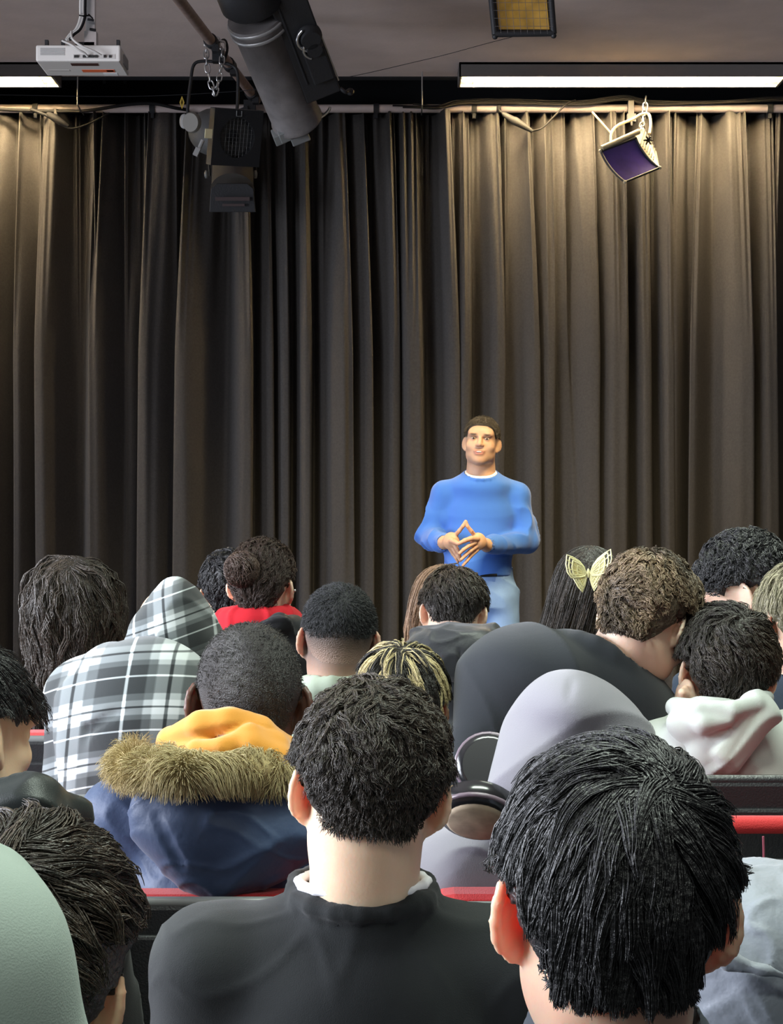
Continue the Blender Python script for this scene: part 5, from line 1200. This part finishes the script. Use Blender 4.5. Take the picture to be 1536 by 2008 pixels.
make_hair(W_['root'], W_['fr'], W_['body'], K_hairb, thick=lambda p: crown(p, .004, .015, -.06, .02), sets=[dict(flow=fl_whorl(), L=.045, n=3000, guides=350, width=.0018, lift=.3, lift1=0., clump=.6, jit=.15, seg=6)])
# ================================================================ seats
seat('black seat back with a thin red line and grey rim behind the navy parka', 375, 1774, 2.72, .245, red=.016)
seat('black seat back with pale grey rim behind the plaid shirt', 215, 1570, 3.28, .24, red=0)
seat('black seat back with red line beside the long dark curls', 128, 1452, 3.95, .235)
seat('black seat back behind the light grey hoodie', 1440, 1532, 3.08, .235, red=0, rimm=M_seatblk)
seat('empty seat with a thick red rolled top edge at the right edge', 1560, 1622, 2.66, .25, rimred=.0145, red=-.02)
seat('black seat with pale rim glimpsed between the textured crop and the headphones', 905, 1600, 3.15, .22, red=0)
seat('black seat back with thin red edge below the mauve grey sleeve', 1130, 1786, 2.32, .21)
b = MB(); b.tube(catmull([P(1497, 1640, 2.60), P(1498, 1680, 2.6), P(1496, 1710, 2.6), P(1497, 1760, 2.6)], 4), .0018, 5); tag(b.build('thread', mat('pink thread', (.45, .10, .16), .7)), 'thin pink thread hanging down from the red edged seat', 'thread')
# ================================================================ the speaker on the stage
def add_mix(m, attr, col, rough=None):
    nt = m.node_tree; b = nt.nodes['Principled BSDF']; l = b.inputs['Base Color'].links[0]; src = l.from_socket; nt.links.remove(l)
    a = nt.nodes.new('ShaderNodeAttribute'); a.attribute_name = attr; mx = nt.nodes.new('ShaderNodeMix'); mx.data_type = 'RGBA'
    nt.links.new(a.outputs['Fac'], mx.inputs['Factor']); nt.links.new(src, mx.inputs['A']); mx.inputs['B'].default_value = (*col, 1); nt.links.new(mx.outputs['Result'], b.inputs['Base Color'])
M_spk = skin('speaker skin', (.60, .36, .235), sss=.2, hair=(.20, .125, .095)); add_mix(M_spk, 'lip', (.42, .17, .14)); add_mix(M_spk, 'brow', (.030, .020, .016))
SN = P(943, 930, 8.04)
T_sp = thing('person', 'man in a blue crew neck sweater and light jeans standing with fingertips joined', 'person', (SN[0] + .005, 8.05, 0))
SF = Fr(P(944.5, 868, 8.0), rotm(173, 2, -4), .935)
S_el = [P(843, 1052, 8.06), P(1034, 1062, 8.06)]; S_wr = [P(871, 1064, 7.83), P(955, 1069, 7.83)]
S_sj = [P(873, 972, 8.07), P(1013, 975, 8.07)]
def sp_hands(F):
    for wr, el, pc, rr in ((S_wr[0], S_el[0], P(885, 1061, 7.76), 10), (S_wr[1], S_el[1], P(938, 1062, 7.76), -12)):
        F.cap(el * .3 + wr * .7, wr, .030, .025, k=.01); F.cap(wr, pc, .026, .022, k=.015)
        F.ell(pc, (.036, .020, .038), rotm(roll=rr, yaw=(-18 if rr > 0 else 18)), k=.014)
    D = 7.735
    def fg(pts, r0=.0096, r1=.0070, ds=(0, 0, 0, 0)):
        F.path([P(x, y, D + ds[i]) for i, (x, y) in enumerate(pts)], list(np.linspace(r0, r1, len(pts))), k=.0035)
    fg([(891, 1052), (901, 1041), (908, 1032), (913, 1023)], ds=(.03, .0, -.01, -.01)); fg([(933, 1052), (924, 1041), (917, 1032), (914, 1023)], ds=(.03, 0, -.01, -.01))
    fg([(886, 1060), (893, 1063), (899, 1066)], .013, .009, (.0, -.02, -.035)); fg([(936, 1056), (924, 1056), (912, 1060), (902, 1065)], .0125, .008, (.0, -.02, -.035, -.04))
    fg([(890, 1066), (896, 1076), (900, 1084), (902, 1091)], ds=(.0, -.01, -.012, 0)); fg([(932, 1064), (919, 1071), (909, 1078), (902, 1085)], ds=(.0, -.02, -.03, -.03))
    fg([(887, 1073), (893, 1083), (898, 1091), (903, 1099)], ds=(.02, .01, .005, 0)); fg([(934, 1072), (922, 1081), (913, 1089), (905, 1097)], ds=(.01, -.005, -.012, -.02))
    fg([(883, 1077), (889, 1087), (895, 1095), (898, 1102)], .0085, .006, (.03, .03, .02, .02)); fg([(936, 1079), (924, 1090), (916, 1100), (908, 1109)], .0085, .006, (.02, .01, 0, -.005))
B = Field(P(815, 1150, 8.3) * [1, 0, 1] + [0, 7.62, 0], P(1062, 800, 8.3) * [1, 0, 1] + [0, 8.22, 0], .0030)
head(B, SF, 1, 1.06, (1, -1), .95)
B.cap(SF(0, -.028, -.05), SN - [0, 0, .04], .058, .068, k=.02)
B.cap(SN - [0, 0, .09], P(943, 1100, 8.06), .10, .10, k=.03, side=(1, 0, 0), f0=.5, f1=.6)
for i in (0, 1): B.cap(SN - [0, 0, .06], S_sj[i], .035, .036, k=.03); B.cap(S_sj[i], S_el[i], .040, .034); B.cap(S_el[i], S_wr[i], .034, .025)
sp_hands(B)
V, Q = B.mesh(); Nn = vnormals(V, Q); p = SF.loc(V)
jaw = np.clip((-.022 - p[:, 2]) / .02, 0, 1) * np.clip((p[:, 1] - .035) / .03, 0, 1) * np.clip((p[:, 2] + .125) / .02, 0, 1) * (p[:, 2] > -.16)
lip = np.exp(-((p[:, 0] / .025) ** 4 + ((p[:, 2] + .052) / .0115) ** 4)) * (p[:, 1] > .08)
brow = sum(np.exp(-(((p[:, 0] - s_ * .033) / .018) ** 4 + ((p[:, 2] - .030 - .10 * np.abs(p[:, 0] - s_ * .03)) / .0052) ** 2)) for s_ in (1, -1)) * (p[:, 1] > .05)
lash = sum(np.exp(-(((p[:, 0] - s_ * .031) / .015) ** 4 + ((p[:, 2] - .0185) / .0022) ** 2)) for s_ in (1, -1)) * (p[:, 1] > .05)
mesh_obj('body', V, Q, M_spk, T_sp, attrs={'stubble': jaw * .32, 'lip': lip, 'brow': np.clip(brow * 1.0 + lash * .9, 0, 1)})
sp_body = (V, Q, Nn)
for s_ in (1, -1):
    c = SF(s_ * .031, .0852, .0125); n = unit(SF(s_ * .031, .2, .012) - c); b = MB(); b.sphere(c, (.0100, .0060, .0048), 14, R=SF.R, mi=0)
    b.lathe(c + n * .0042, n, [(0, .0042), (.0014, .004), (.0018, .0020)], 14, mi=1)
    b.build('eye', [mat('eye white', (.36, .32, .29), .3), mat('brown iris', (.035, .02, .012), .15)], T_sp)
b = MB(); b.sphere(SF(0, .0985, -.0495), (.012, .005, .0026), 12, R=SF.R); b.build('teeth', mat('teeth', (.8, .78, .72), .3), T_sp)
make_hair(T_sp, SF, sp_body, mat('short dark brown hair', (.055, .044, .032), .6, bump=(500, .5)), thick=lambda p: crown(p, .001, .009, -.05, .06), nape=-.05, front=.071, soft=.01, sets=[
    dict(flow=fl_whorl((0, -.05, .11), .3), L=lambda p: crown(p, .003, .012, -.05, .06), n=5000, guides=1500, width=.0016, lift=.5, lift1=.2, clump=.3, jit=.3, seg=3, shell=.004)])
# sweater
G = Field(P(800, 1160, 8.3) * [1, 0, 1] + [0, 7.66, 0], P(1075, 895, 8.3) * [1, 0, 1] + [0, 8.32, 0], .0042)
c1, c2, c3 = P(943, 1004, 8.07), P(938, 1060, 8.06), P(938, 1115, 8.05)
G.cap(SN - [0, 0, .015], c1, .072, .160, k=.03, side=(1, 0, 0), f0=.9, f1=.70); G.cap(c1, c2, .160, .150, k=.04, side=(1, 0, 0), f0=.74, f1=.78); G.cap(c2, c3 - [0, 0, .03], .152, .148, k=.03, side=(1, 0, 0), f0=.78, f1=.80)
G.ell(SN - [0, .012, .055], (.125, .088, .060), k=.05)
for i in (0, 1):
    s_ = (-1, 1)[i]
    G.cap(SN + [s_ * .05, .01, -.040], S_sj[i] + [0, 0, .010], .040, .054, k=.04); G.cap(S_sj[i], S_el[i], .060, .054, k=.03); G.cap(S_el[i], S_wr[i] - (S_wr[i] - S_el[i]) * .12, .055, .036, k=.02)
    d_ = unit(S_wr[i] - S_el[i]); q = S_wr[i] - d_ * .045; G.cap(q, q + d_ * .035, .0355, .0345, k=.006); G.cap(q - d_ * .004, q, .037, .037, k=.01)
G.half(P(0, 1129, 8.05), (0, 0, -1), .01); G.cap(c3 + [0, 0, -.010], c3 + [0, 0, -.030], .149, .147, k=.008, side=(1, 0, 0), f0=.8, f1=.8); G.half(P(0, 1129, 8.05), (0, 0, -1), .004)
G.path(ringpts(SN + [0, -.012, -.006], .074, .080, .020, 18), .0085, k=.004)
G.cap(SF(0, -.02, -.05), SN + [0, -.02, .012], .062, .071, k=.004, op=-1); pass
for i in (0, 1): G.cap(S_wr[i] - unit(S_wr[i] - S_el[i]) * .03, S_wr[i] + unit(S_wr[i] - S_el[i]) * .05, .029, .029, k=.003, op=-1)
V, Q = G.mesh(); n = vnormals(V, Q)
am = np.clip((np.abs(V[:, 0] - SN[0]) - .13) / .04, 0, 1)
V = V + n * (.015 * am * np.clip((1.47 - V[:, 2]) / .06, 0, 1) * (crease(V, 3, 34, (.25, .5, 1)) - .3) + .009 * (1 - am) * (crease(V, 4, 15, (1, .3, .45)) - .3))[:, None]
lowm = np.clip((1.08 - V[:, 2]) / .1, 0, 1) * (1 - am); V = V + n * (.006 * lowm * (crease(V, 6, 30, (.3, .4, 1)) - .4))[:, None]
mesh_obj('sweater', V, Q, mat('blue knit sweater', (.055, .175, .60), .85, spec=.2, sheen=.25, bump=(600, .12)), T_sp)
sdf_part('undershirt', T_sp, SN - [.1, .14, .06], SN + [.1, .1, .05], .003, lambda F: F.path(ringpts(SN + [0, -.012, .004], .064, .073, .022, 18), .008, k=.003), mat('white cotton tee', (.8, .8, .82), .8))
# jeans and shoes
Hp = P(945, 1150, 8.06)
J = Field([Hp[0] - .26, 7.8, .06], [Hp[0] + .26, 8.35, 1.16], .006)
J.cap(Hp + [0, 0, .09], Hp - [0, 0, .04], .138, .148, k=.03, side=(1, 0, 0), f0=.78, f1=.80)
for s_ in (-1, 1):
    hip = Hp + [s_ * .078, 0, -.05]; kn = np.array([hip[0] + s_ * .02, 8.04, .50]); an = np.array([hip[0] + s_ * .03, 8.07, .10])
    J.cap(hip, kn, .090, .066, k=.03); J.cap(kn, an, .066, .055, k=.02)
J.path([P(905, 1129, 7.94), P(928, 1130, 7.935)], .002, k=.003, op=-1)
J.path([P(963, 1128, 7.93), P(968, 1138, 7.93), P(980, 1141, 7.94), P(995, 1136, 7.97)], .003, k=.004, op=-1)
J.path([P(945, 1132, 7.93), P(944, 1175, 7.93)], .002, k=.004, op=-1)
V, Q = J.mesh(); n = vnormals(V, Q); V = V + n * (.007 * (crease(V, 12, 24, (.4, .4, 1)) - .4))[:, None]
mesh_obj('jeans', V, Q, mat('light washed denim', (.21, .35, .66), .85, spec=.2, noise=(9, .12), bump=(700, .2)), T_sp)
b = MB(); b.tube([P(917, 1127.5, 7.95), P(945, 1128.5, 7.938), P(975, 1127.5, 7.94)], .006, 8); b.build('belt', M_rubber, T_sp)
for s_ in (-1, 1):
    x = Hp[0] + s_ * .108
    sdf_part('shoe', T_sp, [x - .08, 7.78, 0], [x + .08, 8.2, .16], .006, lambda F: (F.cap([x, 8.09, .05], [x + s_ * .02, 7.90, .045], .046, .044, k=.02), F.cap([x, 8.07, .11], [x, 8.06, .06], .042, .042), F.half((0, 0, .008), (0, 0, -1))), mat('white trainer', (.6, .6, .6), .5))
